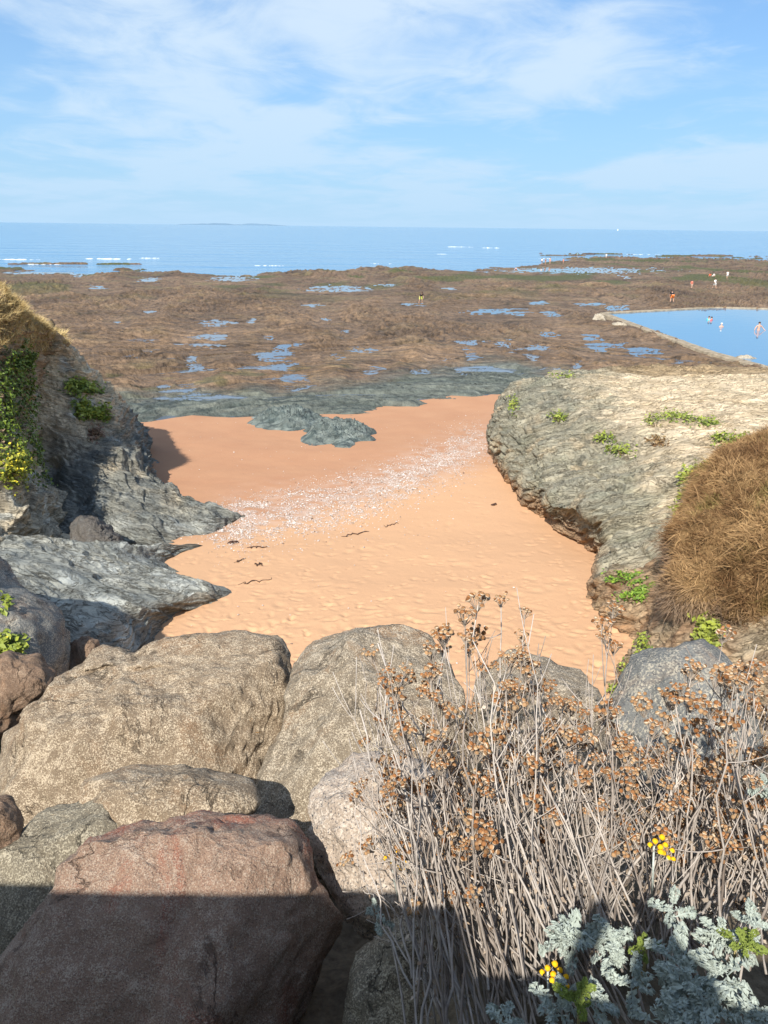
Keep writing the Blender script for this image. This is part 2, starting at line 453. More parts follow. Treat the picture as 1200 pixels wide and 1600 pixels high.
def build_reef():
    nr, nc = 470, 860
    inv = np.linspace(1 / 33.5, 1 / 345., nr); Y = 1 / inv
    a = np.linspace(-.60, .62, nc)
    YY, AA = np.meshgrid(Y, a, indexing='ij'); XX = AA * YY
    u, v = proj(p3(XX, YY, .25))
    w = fbm(p3(XX / 9, YY / 9, 3.1), 3) ; w2 = fbm(p3(XX / 2.2, YY / 2.2, 8.), 3)
    uu = u + w * 14 + w2 * 5; vv = v + w * 4 * sstep(420, 560, v) + w2 * 2.0 * sstep(400, 640, v) + .6 * w2
    # ledge relief: ridges that run obliquely to the shore
    th = .45 + .5 * fbm(p3(XX / 40, YY / 40, 5.), 2)
    l1 = XX * np.cos(th) + YY * np.sin(th); l2 = -XX * np.sin(th) + YY * np.cos(th)
    l2 = l2 + 1.1 * fbm(p3(XX / 6, YY / 6, 1.), 3)
    ridge = 1 - 2 * np.abs(fbm(p3(l1 / 8, l2 / 1.7, 2.), 4, .55))
    lump = fbm(p3(XX / 7, YY / 9, 9.), 4, .5)
    small = 1 - 2 * np.abs(fbm(p3(l1 / 1.6, l2 / .55, 4.), 3, .6))
    far = np.clip(YY / 60, 1, 2.4)
    blk = fbm(p3(l1 / 4.2, l2 / 2.6, 71.), 4, .55)
    det = .17 + .20 * lump * far + .16 * ridge * far ** .5 + .10 * small + .16 * blk * far ** .7
    crack = np.abs(fbm(p3(XX / 11 + 4, YY / 9, 20.), 3, .5))
    det = det - .16 * far * (1 - sstep(0, .05, crack)) * sstep(-.1, .3, lump + ridge * .3)
    pool = np.zeros_like(det); wide = np.zeros_like(det)
    for (pu, pv, ru, rv) in POOLS:
        sel = (np.abs(u - pu) < ru * 2.6 + 20) & (np.abs(v - pv) < rv * 2.6 + 10)
        if not sel.any(): continue
        d = np.sqrt(((uu[sel] - pu) / (ru * 1.02)) ** 2 + ((vv[sel] - pv + rv * .1) / (rv * 1.08)) ** 2) + .55 * w2[sel] + .22 * ridge[sel] + .35 * blk[sel]
        pool[sel] = np.maximum(pool[sel], 1 - sstep(.85, 1.35, d))
        dw = np.sqrt(((u[sel] - pu) / (ru * 1.2 + 8)) ** 2 + ((v[sel] - pv - rv * .6) / (rv * 1.6 + 5)) ** 2)
        wide[sel] = np.maximum(wide[sel], 1 - sstep(.9, 1.9, dw))
    det = np.maximum(det, .02 + .02 * small)
    det = lerp(det, np.minimum(det, .07 + .05 * ridge + .04 * small), wide)
    det = lerp(det, -.13 + .17 * small + .10 * blk, pool)
    # natural puddles in the low part of the platform nearer the beach
    pud = sstep(500, 560, v) * sstep(.12, .24, -blk + .3 * w2 - .25 * lump - .12)
    det = lerp(det, -.07 + .09 * small, pud)
    be0 = np.interp(u, *BEACH_EDGE)
    jag = 1 - 2 * np.abs(fbm(p3(l1 / 2.6, l2 / .8, 131.), 4, .6))
    det = lerp(det, .02 + .16 * jag + .30 * blk + .10 * small, sstep(-40, -14, v - be0 + 9 * w))
    z = base_z(YY) + det
    # bathing pool basin lies lower than the platform
    # coast: drop below the sea beyond the waterline
    sv = shore_v(uu) + (5.0 * fbm(p3(XX / 16, YY / 26, 6.), 4, .6) + 2.0 * fbm(p3(XX / 4, YY / 9, 16.), 2)) * np.clip((v - 350) / 70, .35, 1)
    off = (v - sv)
    z = lerp(z, -.9, 1 - sstep(-2.2, 1.5, off))
    # skerries out in the sea
    for (pu, pv, ru, rv, hh) in [(865, 394, 60, 1.3, .5), (955, 396, 90, 1.2, .55), (880, 398.5, 50, 1.0, .4), (70, 411, 90, 1.1, .45), (190, 411.5, 60, 1.0, .4), (1090, 399, 110, 1.5, .5)]:
        d = np.sqrt(((u - pu) / ru) ** 2 + ((v - pv) / rv) ** 2) + .55 * w + .3 * w2
        z = np.maximum(z, lerp(-.9, hh * (.3 + .7 * (ridge * .5 + .5)), 1 - sstep(.45, 1.0, d)))
    # dives under the sand
    be = np.interp(u, *BEACH_EDGE) + 7 * w2 + 4 * ridge + 9 * blk + 5 * w
    under = sstep(-3, 9, v - be)
    z = lerp(z, sand_z(YY) - .25, under)
    # dive under the bathing pool
    inb = inside_poly(XX, YY, POOL_IN) 
    z = np.where(inb, np.minimum(z, -.8), z)
    # colours: brown weed, green weed, blue-grey bare schist near the beach
    b1 = np.array([.105, .066, .036]); b2 = np.array([.195, .128, .076]); b3 = np.array([.045, .031, .019]); gr = np.array([.075, .085, .022]); sl = np.array([.055, .068, .060]); sl2 = np.array([.165, .175, .145])
    m = np.clip(.5 + .55 * fbm(p3(l1 / 3, l2 / .9, 12.), 4, .6), 0, 1)[..., None]
    col = lerp(b1, b2, m); col = lerp(col, b3, np.clip(-ridge * 1.5 - .1, 0, .9)[..., None])  # troughs painted darker: dark weed, deepened to strengthen the shade contrast
    col = lerp(col, b3 * .8, (.85 * (1 - sstep(.0, .10, np.abs(fbm(p3(l1 / 5, l2 / 2.2, 91.), 3)))))[..., None])  # crack lines of dark weed, colour deepened for shade contrast
    col = lerp(col, b2 * 1.15, np.clip(blk * 1.4, 0, .5)[..., None])
    col = col * (1 + .38 * np.clip(fbm(p3(XX / 13, YY / 17, 101.), 4, .6), -1, .8))[..., None]
    ol = sstep(.1, .5, fbm(p3(XX / 5, YY / 5, 30.), 3))[..., None] * .55
    col = lerp(col, np.array([.20, .165, .075]), ol * sstep(500, 420, v)[..., None] * .7 + ol * .2)
    gmask = sstep(.12, .4, fbm(p3(XX / 16, YY / 26, 33.), 3)) * sstep(480, 430, v) * .85
    gmask = np.maximum(gmask, sstep(.15, .45, fbm(p3(XX / 3, YY / 3, 44.), 2)) * sstep(560, 600, v) * .5)
    col = lerp(col, gr, gmask[..., None])
    slm = sstep(-66, -30, v - be + 9 * w + 6 * w2 + 8 * fbm(p3(XX / 4, YY / 4, 50.), 2))[..., None]
    slc = lerp(sl, sl2, np.clip(.4 + .8 * fbm(p3(l1 / 1.5, l2 / .5, 14.), 3), 0, 1)[..., None])
    col = lerp(col, slc, slm)
    REEF.update(Y=Y, a=a, z=z)
    o = add('reef', p3(XX, YY, z).reshape(-1, 3), grid_faces(nr, nc), M_REEF, col.reshape(-1, 3))
    tag(o, 'wide brown weed-covered tidal rock platform beyond the sand', kind='structure')


def inside_poly(X, Y, poly):
    r = np.zeros(X.shape, bool); n = len(poly)
    for i in range(n):
        x0, y0 = poly[i]; x1, y1 = poly[(i + 1) % n]
        c = ((y0 > Y) != (y1 > Y)) & (X < (x1 - x0) * (Y - y0) / (y1 - y0 + 1e-12) + x0)
        r ^= c
    return r


PZ = .72                                       # bathing pool wall top
_pc = [atz(np.array(a, float), np.array(b, float), np.array(PZ))[:2] for a, b in
       [(948, 489), (1120, 480), (1200, 482), (1420, 490), (1420, 600), (1260, 585), (1195, 568), (1130, 551), (1040, 522)]]
POOL_IN = [tuple(p) for p in _pc]


def build_water():
    # open sea: one sheet to the horizon
    inv = np.concatenate([np.linspace(1 / 60., 1 / 2000., 90), np.linspace(1 / 2500., 1 / 40000., 12)]); Y = 1 / inv
    a = np.linspace(-3.0, 3.0, 120); YY, AA = np.meshgrid(Y, a, indexing='ij')
    o = add('sea', p3(AA * YY, YY, 0 * YY).reshape(-1, 3), grid_faces(len(Y), len(a)), M_SEA)
    tag(o, 'calm blue sea reaching the horizon', kind='structure')
    # standing water left on the platform, a sheet that follows its very slight fall
    inv = np.linspace(1 / 33., 1 / 300., 120); Y = 1 / inv
    a = np.linspace(-.62, .63, 100); YY, AA = np.meshgrid(Y, a, indexing='ij'); XX = AA * YY
    u, v = proj(p3(XX, YY, .25))
    z = base_z(YY) + .0
    z = np.where(inside_poly(XX, YY, POOL_IN), -.5, z)
    z = np.where(v - shore_v(u) < 1.0, -.4, z)
    o = add('tide_pools', p3(XX, YY, z).reshape(-1, 3), grid_faces(len(Y), len(a)), M_POOL)
    tag(o, 'shallow tide pools lying in hollows of the brown reef', kind='structure')
    # swell crests with broken foam
    fo = mat_plain('sea_foam', (.82, .86, .88), .6, .1, 2.)
    n = 0
    for (u0, v0, ln, hgt, seed) in [(20, 405.5, 46, .42, 1), (172, 404.5, 40, .45, 2), (234, 403.5, 16, .4, 3), (720, 386, 22, .55, 4), (768, 387.5, 16, .6, 5), (690, 397, 10, .3, 6), (855, 404, 16, .25, 11), (60, 413, 40, .25, 12), (980, 397.5, 60, .3, 13), (420, 415, 30, .22, 14), (600, 412, 26, .2, 15)]:
        c = atz(np.array(u0, float), np.array(v0, float), np.array(0.))
        L = ln / FPX * c[1]; nu, nv = 60, 8
        s = np.linspace(-1, 1, nu); t = np.linspace(-1, 1, nv)
        SS, TT = np.meshgrid(s, t, indexing='ij')
        hx = c[0] + SS * L; hy = c[1] + TT * hgt * 3.0 + 1.6 * perlin(p3(SS * 3, seed, 0)) 
        brk = np.clip(.55 + 1.1 * fbm(p3(SS * 7, seed * 3.3, 0), 3), 0, 1) * (1 - SS ** 4)
        hgt *= .62
        hz = -.06 + hgt * (1 - TT ** 2) * brk
        o = add('breaking_wave', p3(hx, hy, hz).reshape(-1, 3), grid_faces(nu, nv), fo, origin=c)
        tag(o, 'white crest of foam breaking in the sea off the reef', kind='stuff')


def build_sand():
    nr, nc = 620, 560
    inv = np.linspace(1 / 8.6, 1 / 56., nr); Y = 1 / inv
    a = np.linspace(-.56, .62, nc); YY, AA = np.meshgrid(Y, a, indexing='ij'); XX = AA * YY
    z = sand_z(YY)
    u, v = proj(p3(XX, YY, z))
    be = np.interp(u, *BEACH_EDGE)
    dry = sstep(-20, 30, v - (np.interp(u, [200, 340, 480, 600, 700, 760], [845, 828, 800, 762, 730, 718])) + 10 * fbm(p3(XX / 2, YY / 2, 0), 2))
    f2 = fbm(p3(XX / .9, YY / .8, 7.), 3)
    dim = np.zeros_like(z); rg = np.random.default_rng(5)
    for _ in range(3000):
        fy = 1 / rg.uniform(1 / 30., 1 / 9.5); fa = rg.uniform(-.36, .40); fx = fa * fy
        i0_ = int((1 / 8.6 - 1 / (fy - .35)) / (1 / 8.6 - 1 / 56.) * (nr - 1)); i1_ = int((1 / 8.6 - 1 / (fy + .35)) / (1 / 8.6 - 1 / 56.) * (nr - 1)) + 2
        j0 = int((fa - .4 / fy + .56) / 1.18 * (nc - 1)); j1 = int((fa + .4 / fy + .56) / 1.18 * (nc - 1)) + 2
        i0_, j0 = max(i0_, 0), max(j0, 0)
        dx = XX[i0_:i1_, j0:j1] - fx; dy = YY[i0_:i1_, j0:j1] - fy
        an = rg.uniform(0, 6.28); ca, sa = math.cos(an), math.sin(an); L_ = rg.gamma(5., .018); W_ = L_ * rg.uniform(.4, .75)
        q = ((dx * ca + dy * sa) / L_) ** 2 + ((-dx * sa + dy * ca) / W_) ** 2
        dp = rg.uniform(.006, .026)
        dim[i0_:i1_, j0:j1] += -dp * np.exp(-q * 1.2) + .18 * dp * np.exp(-(np.sqrt(q) - 1.9) ** 2 * 3)
    z = z + dry * (dim + .010 * f2) + .05 * fbm(p3(XX / 4, YY / 4, 0), 2) + (1 - dry) * (.25 * dim + .010 * fbm(p3(XX / .8, YY / .6, 2.), 3))
    z = z - .9 * sstep(6, 26, be - v)
    c_dry = np.array([.61, .365, .205]); c_wet = np.array([.44, .23, .13])
    mot = np.clip(.5 + .5 * fbm(p3(XX / 1.5, YY / 1.5, 11.), 4), 0, 1)[..., None]
    col = lerp(lerp(c_wet, c_dry, dry[..., None]), np.array([.56, .33, .19]), mot * .35)
    # pink-white crushed shell ground around the shell bands
    shl = np.exp(-((v - np.interp(u, [330, 480, 560, 650, 760], [812, 792, 772, 735, 695])) / 30) ** 2) * sstep(300, 380, u)
    col = lerp(col, np.array([.56, .42, .34]), (shl * np.clip(.45 + fbm(p3(XX / .7, YY / .5, 21.), 3), 0, 1) * .8)[..., None])
    o = add('beach_sand', p3(XX, YY, z).reshape(-1, 3), grid_faces(nr, nc), M_SAND, col.reshape(-1, 3))
    tag(o, 'sheltered cove of orange sand pitted with footprints', kind='structure')


build_reef(); build_water(); build_sand()

# far low headland on the horizon
def build_coast():
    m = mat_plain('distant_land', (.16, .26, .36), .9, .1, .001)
    Y = 20000.
    x = np.linspace(-5200, -2500, 60)
    h = 55 * np.clip(np.sin(np.linspace(0, math.pi, 60)), 0, 1) ** .5 * (.7 + .5 * fbm(p3(x / 500, 0, 0), 3))
    V = np.concatenate([p3(x, Y, -5), p3(x, Y + 300, h), p3(x, Y + 1500, -5)])
    tag(add('distant_coast', V, grid_faces(3, 60), m), 'faint low headland on the horizon at left', kind='structure')


build_coast()


def build_boat():
    c = atz(np.array(965.), np.array(361.6), np.array(0.)); Y = 7000.; x = c[0] / c[1] * Y
    root = empty('sailing_boat', (x, Y, 0))
    t = np.linspace(-1, 1, 13); prof = np.stack([t * 6, 0 * t, 0 * t], -1); wd = 1.7 * (1 - np.abs(t) ** 2.4)
    rows = [np.stack([t * 5.2, wd * sgn * .5, -.4 + 0 * t], -1) for sgn in (-1,)] + [np.stack([t * 6, -wd, 1.2 + .3 * t ** 2], -1), np.stack([t * 6, wd, 1.2 + .3 * t ** 2], -1), np.stack([t * 5.2, wd * .5, -.4 + 0 * t], -1)]
    link('hull', mesh_from('hull', np.concatenate(rows), grid_faces(4, 13), mat_plain('boat_paint', (.8, .8, .78), .4, .05, 1.)), root)
    sm = mat_plain('sailcloth', (.82, .82, .8), .8, .05, 1.)
    for a, b, cc in (((.6, 0, 2.2), (-5.0, .6, 2.4), (.4, 0, 15.)), ((1.0, 0, 2.0), (5.6, -.4, 1.9), (.8, 0, 13.))):
        n = 8; uu, vv = np.meshgrid(np.linspace(0, 1, n), np.linspace(0, 1, n)); a, b, cc = map(np.array, (a, b, cc))
        P = a + (b - a) * (uu * (1 - vv))[..., None] + (cc - a) * vv[..., None]; P[..., 1] += .7 * np.sin(uu * math.pi) * (1 - vv)
        link('sail', mesh_from('sail', P.reshape(-1, 3), grid_faces(n, n), sm), root)
    V, F = tube(np.array([[.5, 0, .8], [.5, 0, 8], [.5, 0, 15.6]]), [.12, .1, .06], 6); link('mast', mesh_from('mast', V, F, sm), root)
    tag(root, 'tiny white sailing boat near the horizon at right', 'boat')


# ------------------------------------------------------------------ cliffs
def ctrl(rows):
    out = []
    for r in rows:
        o = []
        for c in r:
            if isinstance(c, tuple) and len(c) == 4: o.append(SH(c[0], c[1], c[3]))
            elif isinstance(c, tuple) and len(c) == 3 and not (isinstance(c[2], str)): o.append(atY(np.array(c[0], float), np.array(c[1], float), c[2]))
            elif isinstance(c, tuple): o.append(S(c[0], c[1], -.12))
            else: o.append(np.array(c, float))
        out.append(o)
    return np.array(out)


def bury(row, dz=-.9, dy=-.3, dx=.2): return [p + np.array([dx, dy, dz]) for p in row]


CREAM = np.array([.50, .40, .26]); GREY = np.array([.26, .25, .205]); BLUE = np.array([.165, .18, .17]); RUST = np.array([.33, .19, .10]); PALE = np.array([.47, .48, .43]); SOILC = np.array([.27, .19, .115])


def rock_sheet(name, C, nr, nc, nrm, amp, thick, colfn, mat, label, lump=.25, warp=.5, seed=0.0, flip=False, cat=None, kind='structure', dmod=None):
    G = loft(C, nr, nc)
    N = grid_normals(G) * (-1 if flip else 1)
    e = np.minimum(1, np.minimum(np.arange(nr)[:, None], nr) / 8.0)
    d = lump * fbm(G * .55 + seed, 2) + lump * .22 * fbm(G * 1.9 + seed, 3)
    s1, k1, h1 = strata(G, nrm, thick, warp, seed); s2, k2, h2 = strata(G, nrm, thick * .37, warp, seed + 5)
    d = d + amp * (s1 - .4) + amp * .5 * (s2 - .4) + amp * .12 * fbm(G * 7 + seed, 3)
    if dmod is not None: d = d * dmod(G)
    G2 = G + N * d[..., None]
    col = colfn(G, d, s1, k1, h1, k2)
    o = add(name, G2.reshape(-1, 3), grid_faces(nr, nc), mat, np.clip(col, .01, 1).reshape(-1, 3))
    tag(o, label, cat, kind=kind)
    return G2, N


def layer_col(G, k1, k2, a, b, c):
    t = hash01(k1 + 1000, 1)[..., None]; t2 = hash01(k2 + 1000, 2)[..., None]
    m = np.clip(.5 + .6 * fbm(G * 1.1, 4, .6), 0, 1)[..., None]
    col = lerp(a, b, np.clip(.55 * m + .35 * t + .25 * t2 - .08, 0, 1))
    return lerp(col, c, (sstep(.2, .6, fbm(G * .8 + 40, 3)) * .6)[..., None])


def col_spur(G, d, s1, k1, h1, k2):
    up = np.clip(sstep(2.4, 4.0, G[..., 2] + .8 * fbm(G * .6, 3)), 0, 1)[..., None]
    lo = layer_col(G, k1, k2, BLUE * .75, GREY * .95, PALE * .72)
    hi = layer_col(G, k1, k2, CREAM * .85, CREAM * 1.45, PALE * 1.3)  # cream beds, brightened in colour so the upper spur looks sunlit
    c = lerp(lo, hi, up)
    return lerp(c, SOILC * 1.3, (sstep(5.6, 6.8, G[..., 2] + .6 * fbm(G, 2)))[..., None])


def col_bluff(G, d, s1, k1, h1, k2):
    hi = layer_col(G, k1, k2, SOILC, SOILC * 1.5, CREAM * .8)
    lo = layer_col(G, k1, k2, GREY, CREAM * .95, PALE)
    return lerp(lo, hi, sstep(4.2, 5.6, G[..., 2] + .6 * fbm(G * .8, 2))[..., None])


def col_slab(G, d, s1, k1, h1, k2):
    c = layer_col(G, k1, k2, BLUE * .95, GREY * 1.35, PALE * 1.2)
    p = np.exp(-((G[..., 1] - 17.2 - .25 * (G[..., 0] + 6)) / .8) ** 2)[..., None] * .75
    c = lerp(c, PALE * 1.05, p * np.clip(.5 + fbm(G * 1.2 + 3, 3), 0, 1)[..., None])
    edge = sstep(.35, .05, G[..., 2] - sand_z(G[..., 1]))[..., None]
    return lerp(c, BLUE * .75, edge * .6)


def build_left():
    r1 = [(-140, 480, 29.5), (-40, 490, 29), (60, 498, 28.5), (105, 527, 28.5), (150, 585, 29), (195, 630, 29.5), (220, 672, 30.5), (236, 712, 31.0), (250, 742, 30.0)]
    H = 'h'
    r2 = [(-140, 600, 27.5), (-40, 600, 27), (60, 592, 26.8), (105, 594, 27.2), (142, 640, H, 2.6), (184, 684, H, 1.75), (216, 712, H, 1.15), (238, 737, H, .75), (270, 766, H, .4)]
    r3 = [(-140, 690, H, 2.3), (-40, 690, H, 2.2), (60, 680, H, 2.1), (112, 685, H, 2.0), (158, 722, H, 1.4), (200, 748, H, 1.05), (240, 760, H, .8), (280, 774, H, .55), (318, 785, H, .35)]
    r4 = [(-140, 760, H, 1.3), (-40, 760, H, 1.2), (60, 750, H, 1.1), (120, 765, H, 1.0), (178, 790, H, .75), (228, 796, H, .62), (276, 795, H, .5), (322, 796, H, .38), (352, 798, H, .2)]
    r5 = [(-140, 815, H, .7), (-40, 815, H, .6), (60, 820, H, .5), (140, 832, H, .35), (200, 844, H, .2), (256, 848, H, .1), (306, 846, 's'), (344, 830, 's'), (380, 807, 's')]
    C = ctrl([r1, r2, r3, r4, r5])
    back = C[0] + np.array([-1.2, 3.0, -1.2]); back[-1] = C[0][-1] + np.array([.1, 1.0, -.9]); back[-2] = C[0][-2] + np.array([-.3, 1.8, -1.2])
    back2 = back + np.array([-1.5, 3.0, -3.5])
    C = np.concatenate([[back2], [back], C, [np.array(bury(C[-1]))]])
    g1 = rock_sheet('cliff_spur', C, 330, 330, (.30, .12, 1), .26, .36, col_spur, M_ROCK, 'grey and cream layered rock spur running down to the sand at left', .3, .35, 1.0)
    rows = [[(-200, 425, 23), (-80, 432, 24), (0, 440, 25), (50, 462, 26), (92, 498, 28), (108, 522, 29.2)],
            [(-200, 440, 20), (-80, 455, 21), (0, 466, 22.5), (45, 494, 25.5), (80, 522, 28.0), (104, 537, 28.8)],
            [(-200, 535, 18.8), (-80, 540, 19.8), (0, 545, 21), (40, 550, 24), (72, 565, 27.4), (98, 580, 28.0)],
            [(-200, 640, 17.2), (-80, 640, 18.2), (0, 640, 19.2), (36, 640, 21.6), (62, 650, 25.6), (86, 660, 27.0)],
            [(-200, 735, 15.6), (-80, 735, 16.5), (0, 735, 17.2), (40, 735, 18.6), (68, 735, 22.8), (84, 740, 24.8)],
            [(-200, 800, 14.4), (-80, 800, 15.3), (0, 800, 15.9), (46, 790, 16.7), (84, 782, 19.3), (98, 790, 22.6)],
            [(-200, 860, 13.5), (-80, 860, 14.4), (0, 850, 15.0), (46, 845, 16.1), (95, 838, 17.8), (112, 835, 20.5)],
            [(-200, 940, 12.8), (-80, 920, 13.6), (0, 893, 14.4), (50, 874, 15.6), (97, 868, 17.0), (125, 855, 19.5)]]
    C = ctrl(rows)
    C[0] = C[1] + np.array([-1.6, 2.6, -.35])
    bk = C[0] + np.array([[-3, 4, -.8], [-3, 4, -.8], [-3, 4, -1.], [-3, 3.5, -1.5], [-3, 3, -3.], [-3, 2, -4.]])
    C = np.concatenate([[bk], C, [np.array(bury(C[-1], -1.2))]])
    g2 = rock_sheet('cliff_bluff', C, 300, 260, (.25, .1, 1), .24, .34, col_bluff, M_ROCK, 'grass-topped crumbling bluff at the left edge of the picture', .34, .4, 7.0)
    rows = [[(-60, 838, H, 1.5), (60, 840, H, 1.2), (140, 846, H, .95), (200, 848, H, .65), (262, 846, H, .35), (342, 848, 's')],
            [(-60, 850, H, 1.6), (60, 850, H, 1.2), (125, 864, H, 1.0), (180, 866, H, .75), (225, 868, H, .42), (268, 872, 's')],
            [(-60, 872, H, 1.8), (55, 872, H, 1.4), (130, 882, H, 1.0), (210, 887, H, .65), (262, 890, H, .35), (302, 895, 's')],
            [(-60, 900, H, 1.8), (50, 900, H, 1.45), (130, 903, H, 1.1), (220, 905, H, .75), (300, 910, H, .42), (370, 919, 's')],
            [(-60, 930, H, 1.6), (50, 930, H, 1.3), (130, 930, H, 1.0), (210, 933, H, .7), (280, 938, H, .38), (328, 944, 's')],
            [(-60, 985, H, 1.3), (50, 970, H, 1.0), (130, 965, H, .95), (200, 962, H, .64), (240, 962, H, .32), (276, 960, 's')],
            [(-60, 1050, H, .9), (50, 1030, H, .7), (120, 1020, H, .75), (180, 1015, H, .45), (215, 1008, H, .2), (248, 1000, 's')],
            [(-60, 1110, H, .5), (50, 1100, H, .4), (120, 1080, H, .45), (180, 1050, H, .25), (205, 1040, 's'), (225, 1030, 's')]]
    C = ctrl(rows)
    right = C[:, -1:] + np.array([.5, -.1, -.6])
    C = np.concatenate([C, right], 1)
    C = np.concatenate([[C[0] + np.array([0, .4, -1.0])], C, [C[-1] + np.array([0, -.5, -1.])]])
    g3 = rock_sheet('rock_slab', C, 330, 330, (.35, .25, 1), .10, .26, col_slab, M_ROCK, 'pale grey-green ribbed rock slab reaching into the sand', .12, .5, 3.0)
    return g1, g2, g3


LEFT = build_left()


_re = np.array([S(*q)[:2] for q in [(985, 1000), (912, 945), (908, 878), (850, 835), (806, 778), (785, 748), (760, 705)]] + [np.array([5.6, 35.2]), np.array([8.6, 38.6]), np.array([14, 40.5])])


def inland(G):
    return G[..., 0] - np.interp(G[..., 1], _re[:, 1], _re[:, 0])


def right_flat(G): return sstep(1.6, 4.6, inland(G) - .12 * np.clip(G[..., 1] - 24, -10, 8) + 1.1 * fbm(G * .5 + 9, 3)) * sstep(14.5, 17.5, G[..., 1])


def col_right(G, d, s1, k1, h1, k2):
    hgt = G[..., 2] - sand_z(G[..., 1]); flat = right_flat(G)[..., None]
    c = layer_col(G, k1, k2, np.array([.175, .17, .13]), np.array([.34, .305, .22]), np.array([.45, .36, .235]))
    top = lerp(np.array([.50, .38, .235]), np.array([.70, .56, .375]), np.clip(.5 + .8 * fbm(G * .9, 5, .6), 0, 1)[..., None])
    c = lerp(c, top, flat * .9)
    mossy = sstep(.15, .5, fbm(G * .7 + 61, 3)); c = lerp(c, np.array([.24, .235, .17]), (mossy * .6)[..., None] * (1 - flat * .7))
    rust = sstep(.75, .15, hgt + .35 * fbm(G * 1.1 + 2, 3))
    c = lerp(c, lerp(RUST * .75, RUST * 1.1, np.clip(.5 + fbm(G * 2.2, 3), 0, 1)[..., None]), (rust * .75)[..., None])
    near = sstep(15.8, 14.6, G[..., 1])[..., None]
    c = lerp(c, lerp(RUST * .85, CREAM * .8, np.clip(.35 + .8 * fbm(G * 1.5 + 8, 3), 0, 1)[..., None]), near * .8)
    brown = sstep(34.5, 36.5, G[..., 1] + .8 * fbm(G * .7, 2)) * sstep(9.5, 12, G[..., 0])
    return lerp(c, np.array([.24, .17, .095]), (brown * .8)[..., None])


def build_right():
    D = [-.25, 0, .25, .6, 1.3, 2.6, 5.0, 9.0, 14.0]
    cols = [((30, 43), (-.1, -1), [-.6, .2, 1.5, 2.4, 3.1, 3.4, 3.6, 3.8, 3.9]),
            ((21, 41.5), (-.05, -1), [-.6, .2, 1.4, 2.5, 3.3, 3.4, 3.5, 3.8, 4.0]),
            ((13.5, 40.5), (.05, -1), [-.6, .2, 1.6, 2.9, 3.5, 3.2, 3.5, 3.9, 4.1]),
            ((8.6, 38.6), (.5, -.85), [-.6, .3, 1.6, 2.8, 3.4, 3.6, 3.85, 4.1, 4.3]),
            ((5.6, 35.2), (.9, -.35), [-.5, .5, 1.8, 3.0, 3.55, 3.75, 3.95, 4.2, 4.3]),
            (S(760, 705)[:2], (1, .05), [.3, .9, 2.1, 3.1, 3.65, 3.85, 4.05, 4.25, 4.3]),
            (S(785, 748)[:2], (1, .15), [.5, 1.1, 2.1, 2.9, 3.45, 3.85, 4.1, 4.25, 4.3]),
            (S(806, 778)[:2], (1, .15), [.6, 1.2, 2.0, 2.6, 3.2, 3.85, 4.15, 4.3, 4.3]),
            (S(850, 835)[:2], (.97, .22), [.9, 1.5, 2.2, 2.6, 3.05, 3.7, 4.3, 4.4, 4.4]),
            (S(908, 878)[:2], (.92, .30), [1.2, 1.8, 2.9, 3.4, 3.8, 4.3, 4.5, 4.5, 4.5]),
            (S(925, 903)[:2], (.95, .2), [1.4, 1.9, 2.5, 3.0, 3.4, 4.1, 4.7, 4.8, 4.8]),
            (S(912, 945)[:2], (1, .05), [1.5, 2.0, 2.7, 3.05, 3.3, 4.2, 5.0, 5.2, 5.2]),
            (S(988, 1002)[:2], (1, 0), [1.8, 2.3, 3.0, 3.5, 4.2, 4.8, 5.2, 5.4, 5.4]),
            (S(962, 1085)[:2], (1, -.05), [2.0, 2.5, 3.1, 3.6, 4.2, 5.0, 5.5, 5.7, 5.7]),
            ((4.2, 9.0), (1, -.05), [2.0, 2.6, 3.3, 3.9, 4.6, 5.4, 5.8, 6.0, 6.0]),
            ((4.0, 7.0), (1, -.05), [2.0, 2.8, 3.6, 4.4, 5.2, 5.8, 6.0, 6.2, 6.2])]
    C = []
    for b, dr, zs in cols:
        dr = np.array(dr, float); dr /= np.linalg.norm(dr)
        DD = list(D)
        if len(C) in (8, 9): DD[:4] = [.75, .7, .55, .15]
        if len(C) in (5, 6, 7): DD[:3] = [.25, .2, .1]
        C.append([np.array([b[0] + dr[0] * d, b[1] + dr[1] * d, z]) for d, z in zip(DD, zs)])
    C = np.swapaxes(np.array(C), 0, 1)
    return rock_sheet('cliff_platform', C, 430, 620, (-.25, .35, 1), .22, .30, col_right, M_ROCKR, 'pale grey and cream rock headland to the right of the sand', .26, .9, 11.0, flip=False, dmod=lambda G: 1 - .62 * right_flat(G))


RIGHT = build_right()


